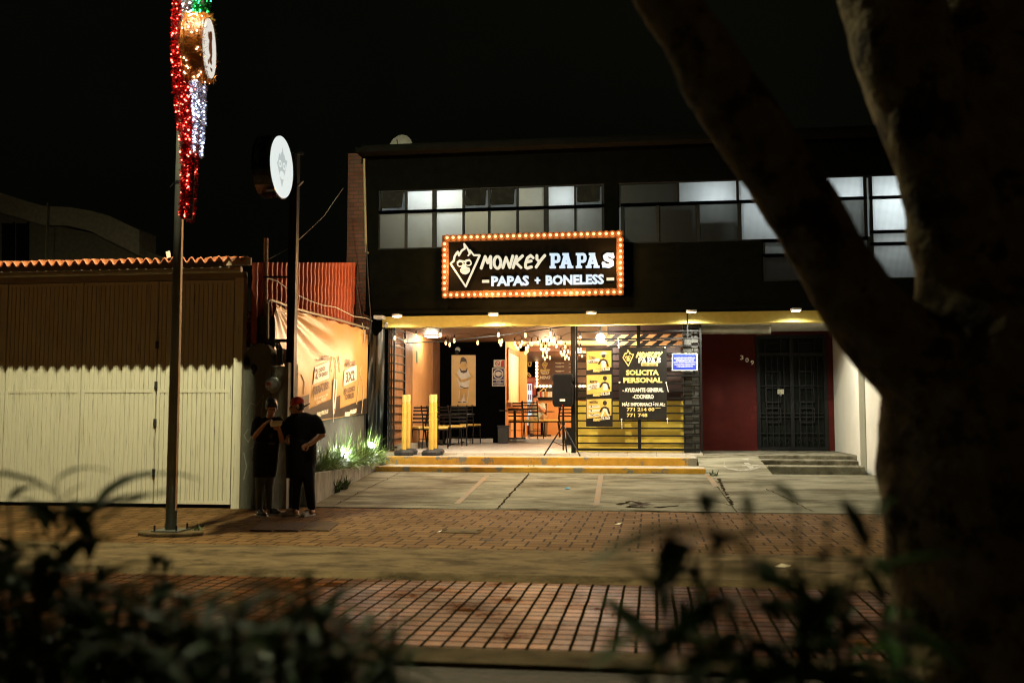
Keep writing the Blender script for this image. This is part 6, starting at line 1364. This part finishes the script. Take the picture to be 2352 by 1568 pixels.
# ------------------------------------------------------------------ forked tree close by
bark = mat('smooth_bark', (.15,.115,.06), .9, var=.45, scale=9, col2=(.03,.022,.013), lo=.50, hi=.60, bump=1.0, bscale=30, spec=.1)
tr = thing('tree', 'thick forked tree trunk with smooth grey brown bark at the street edge', 'tree', (pd(2290,1000,3.7).x, pd(2290,1000,3.7).y, .02))
def bough(q, L, D, extra=()):
    pts = [pd(x, y, D+(dd if len(e) else 0)) for (x, y, r, dd), e in zip(L, [(1,)]*len(L))]; rs = [r*D/FPX for x, y, r, dd in L]
    for p, r in extra: pts.append(Vector(p)); rs.append(r)
    q.tube(pts, rs, 18); 
    for p, r in zip(pts, rs): q.sph(p, r, n=18, m=10)
TD = 3.7; q = MB()
g0 = pd(2330,1568,TD); g0.z = -.05
bough(q, [(2330,1568,262,0),(2310,1400,248,0),(2288,1250,240,0),(2262,1080,236,0),(2268,960,232,.0),(2285,820,205,0)], TD)
q.tube([g0, pd(2330,1568,TD)], [.58,.42], 18); q.sph(g0, .58, .58, .2, 18, 10)
bough(q, [(2215,980,170,-.02),(2120,850,112,-.05),(2012,740,92,-.08),(1893,570,84,-.1),(1803,420,79,-.12),(1695,255,73,-.14),(1538,0,68,-.16),(1380,-240,74,-.16),(1260,-520,66,-.1)], TD)
bough(q, [(2262,860,150,.02),(2232,700,122,.02),(2212,600,108,.0),(2186,480,104,-.02),(2155,360,104,-.02),(2095,190,108,-.02),(2046,0,110,.0),(1980,-260,100,.05),(1930,-560,88,.1)], TD)
bough(q, [(2290,840,170,.1),(2310,620,150,.14),(2290,400,150,.16),(2250,120,160,.2),(2220,-200,140,.3),(2260,-560,100,.3)], TD)
def knots(v, n):
    a = mnoise.noise(v*2.2)*.024+mnoise.noise(v*6)*.014+mnoise.noise(Vector((v.x*22,v.y*22,v.z*7)))*.006+max(0, mnoise.noise(v*4+Vector((5,3,1)))-.35)*.06
    return v+n*a
whole = fuse(q, 'trunk', bark, tr, .03, 3, knots)
# the limbs become parts of their own, split off the one grown surface
AX = [[(2330,1568),(2285,820)], [(2110,850),(1890,570),(1535,0),(1260,-520)], [(2232,700),(2155,360),(2046,0),(1930,-560)], [(2310,620),(2250,120),(2260,-560)]]
AX = [[pd(x, y, TD) for x, y in L] for L in AX]
def near(p, L):
    best = 9
    for a, b in zip(L, L[1:]): t = max(0, min(1, (p-a).dot(b-a)/(b-a).length_squared)); best = min(best, (p-a.lerp(b, t)).length)
    return best
o0 = ORIG['trunk']; me = whole.data; V = [v.co+o0 for v in me.vertices]; own = []
dst = [min(range(4), key=lambda k: near(v, AX[k])) for v in V]
F = [tuple(p.vertices) for p in me.polygons]
for k in range(4):
    fs = [f for f in F if dst[f[0]] == k]; ids = {}
    for f in fs:
        for i in f: ids.setdefault(i, len(ids))
    q = MB(); q.v = [V[i] for i in ids]; q.f = [tuple(ids[i] for i in f) for f in fs]; q.build('trunk' if k == 0 else 'limb', bark, tr, smooth=True)
bpy.data.objects.remove(whole)
# its unseen crown, added with clumps placed to shade shrubs and trunk
rnd = random.Random(77); q = MB(); leaf_c = mat('tree_leaf', (.05,.085,.025), .5, var=.4, scale=6, spec=.3)
def world_at(X, D, z): return Vector((CAM.x, CAM.y, 0))+_R*X+_H*D+Vector((0,0,z))
clumps = [((-2.9,5.7,4.95),.75),((-2.2,6.0,5.15),.7),((-1.6,6.7,5.6),.55),((-3.4,5.2,4.8),.6),((-2.3,5.0,4.7),.7),((-3.2,6.4,5.5),.6),((-1.4,7.0,5.3),.5),((-1.35,6.5,4.95),.42),((-1.7,6.7,6.05),.5),((-.2,4.6,5.2),.8),((.9,4.0,5.4),1.0),((2.2,3.6,5.8),1.2),((3.2,3.0,5.4),1.1),((1.6,2.4,5.6),1.0),((2.8,4.6,6.4),1.1),((.6,3.0,6.2),1.0),((-1.0,5.2,5.9),.7)]
for (X, D, z), r in clumps:
    for _ in range(int(620*r*r)):
        v = Vector((rnd.gauss(0,1), rnd.gauss(0,1), rnd.gauss(0,1))).normalized()*r*rnd.random()**.4; v.z *= .6
        p = world_at(X, D, z)+v; d = Vector((rnd.gauss(0,1), rnd.gauss(0,1), rnd.gauss(-.3,.7))).normalized(); s = d.cross(Vector((rnd.gauss(0,.5), rnd.gauss(0,.5), 1))).normalized()*.035
        q.quad(p, p+d*.07+s, p+d*.15, p+d*.07-s)
q.build('crown', leaf_c, tr)
q = MB(); q.tube([pd(1260,-520,TD), world_at(-.2,4.6,5.0), world_at(-1.6,5.8,5.2), world_at(-3.0,5.8,4.9)], [.1,.07,.05,.02], 8)
q.tube([pd(1930,-560,TD), world_at(1.6,3.4,5.6), world_at(.6,3.0,6.2)], [.13,.07,.03], 8); q.tube([pd(2260,-560,TD), world_at(2.6,3.9,5.8), world_at(2.8,4.6,6.4)], [.15,.08,.03], 8); q.build('limb', bark, tr)
# ------------------------------------------------------------------ shrubs on the bed before the lens
def leaf(q, p, d, up, L, w, rnd, curl=.5):
    d = d.normalized(); s = d.cross(up); s = s.normalized() if s.length > .01 else Vector((1,0,0)); n = s.cross(d).normalized(); prev = None; m = 5
    for i in range(m+1):
        t = i/m; c = p+d*L*t*(1-.12*t)-n*L*curl*t*t*.6; ww = w*math.sin(math.pi*min(1, t*.93+.07))**.8*(1 if t < .99 else .05)
        cur = (c-s*ww+n*ww*.35, c, c+s*ww+n*ww*.35)
        if prev: q.quad(prev[0],prev[1],cur[1],cur[0]); q.quad(prev[1],prev[2],cur[2],cur[1])
        prev = cur
leaf_m = mat('shrub_leaf', (.034,.095,.010), .5, var=.6, scale=9, detail=3, spec=.15); stem_m = mat('shrub_stem', (.06,.05,.025), .7)
def shrub(label, bx, D, tips, seed, L=.085, dens=.028, part_leaves=.7, slim=.135):
    rnd = random.Random(seed); base = pd(bx, 1568, D); base.z = .02; r = thing('shrub', label, 'shrub', base, 'shrubs in the planting bed')
    qs, ql = MB(), MB()
    for x, y, dd in tips:
        tip = pd(x, y, D+dd); b = base+Vector((rnd.uniform(-.12,.12), rnd.uniform(-.12,.12), 0)); mid = b.lerp(tip,.5)+Vector((rnd.uniform(-.06,.06), rnd.uniform(-.06,.06), .06))
        path = [b.lerp(mid,t)*(1-t)+mid.lerp(tip,t)*t for t in [i/10 for i in range(11)]]
        qs.tube(path, [.008*(1-.7*i/10) for i in range(11)], 5)
        ln = sum((path[i+1]-path[i]).length for i in range(10)); n = int(ln*part_leaves/dens)
        for k in range(n+3):
            t = 1-part_leaves*(k/(n+3)); i = min(int(t*10), 9); p = path[i].lerp(path[i+1], t*10-i); ax = (path[i+1]-path[i]).normalized()
            a = k*2.4+rnd.uniform(-.4,.4); e1, e2 = frame_for(ax); o_ = e1*math.cos(a)+e2*math.sin(a)
            leaf(ql, p, (o_*rnd.uniform(.6,1.1)+ax*rnd.uniform(.3,.9)), Vector((0,0,1)), (LL := L*rnd.choice((.45,.7,.9,1.1,1.5))*rnd.uniform(.8,1.2)), LL*slim*rnd.uniform(.7,1.1), rnd, rnd.uniform(.3,1.5))
    qs.build('stem', stem_m, r); ql.build('foliage', leaf_m, r, smooth=True); return r
def fill(x0, x1, y0f, n, rnd, y1=1600, dd=.35): return [(x, y0f(x)+rnd.uniform(0,1)**1.6*(y1-y0f(x)), rnd.uniform(-dd,dd)) for x in [rnd.uniform(x0,x1) for _ in range(n)]]
rnd = random.Random(21)
tops = [(-60,1270),(40,1262),(100,1300),(170,1320),(240,1330),(300,1345),(360,1300),(400,1320),(470,1390),(540,1400),(600,1395),(660,1370),(700,1345),(740,1390),(800,1440),(850,1430),(900,1410),(930,1470),(960,1520)]
def yt(x):
    for (a, b), (c, d) in zip(tops, tops[1:]):
        if a <= x <= c: return b+(d-b)*(x-a)/(c-a)
    return 1500
shrub('leafy dark shrub at the corner in front of the pale gate', 40, 2.1, fill(-160,170,yt,50,rnd), 1)
shrub('leafy dark shrub between the lamp post and the pale gate', 260, 2.3, fill(150,380,yt,50,rnd), 2)
shrub('broad dark shrub with green tinged leaves below the lamp post', 440, 2.0, fill(340,580,yt,50,rnd), 3)
shrub('sparse dark shrub in front of the brick lane by the lamp post', 700, 1.9, fill(590,830,yt,40,rnd)+[(700,1350,0),(705,1365,-.1)], 4)
shrub('low shrub with a few bright leaves at the lane edge', 860, 2.1, fill(820,950,yt,14,rnd)+[(905,1395,0)], 5, L=.07)
shrub('single tall sprout with long arching leaves standing above the other shrubs', 130, 2.3, [(128,1105,0),(70,1180,.05),(215,1165,0),(150,1205,-.05),(20,1150,.1)], 6, L=.19, dens=.04, part_leaves=.26, slim=.13)
shrub('thin leaning shrub with long narrow leaves beside the tree', 1620, 1.45, [(1640,1150,0),(1600,1345,.1),(1540,1330,.1),(1560,1440,0),(1680,1420,-.1),(1500,1480,.1),(1650,1270,0),(1590,1250,.1),(1720,1200,0),(1530,1400,-.1)], 7, L=.16, dens=.075, part_leaves=.40, slim=.115)
shrub('slanting dark shrub growing across the foot of the tree', 1760, 1.6, [(2010,1195,.1),(1900,1215,.1),(1960,1290,0),(1830,1160,.1),(1790,1360,0),(1860,1380,.1),(1940,1400,0),(1720,1470,.1),(2040,1330,.2),(1800,1500,.1)], 8, L=.18, dens=.07, part_leaves=.5, slim=.115)
shrub('low dark shrub against the tree trunk', 2000, 2.0, [(1950,1420,0),(2040,1460,0),(1990,1500,.1),(1890,1510,0),(2080,1420,.2),(2060,1540,0)], 9, L=.15, dens=.05, slim=.12)
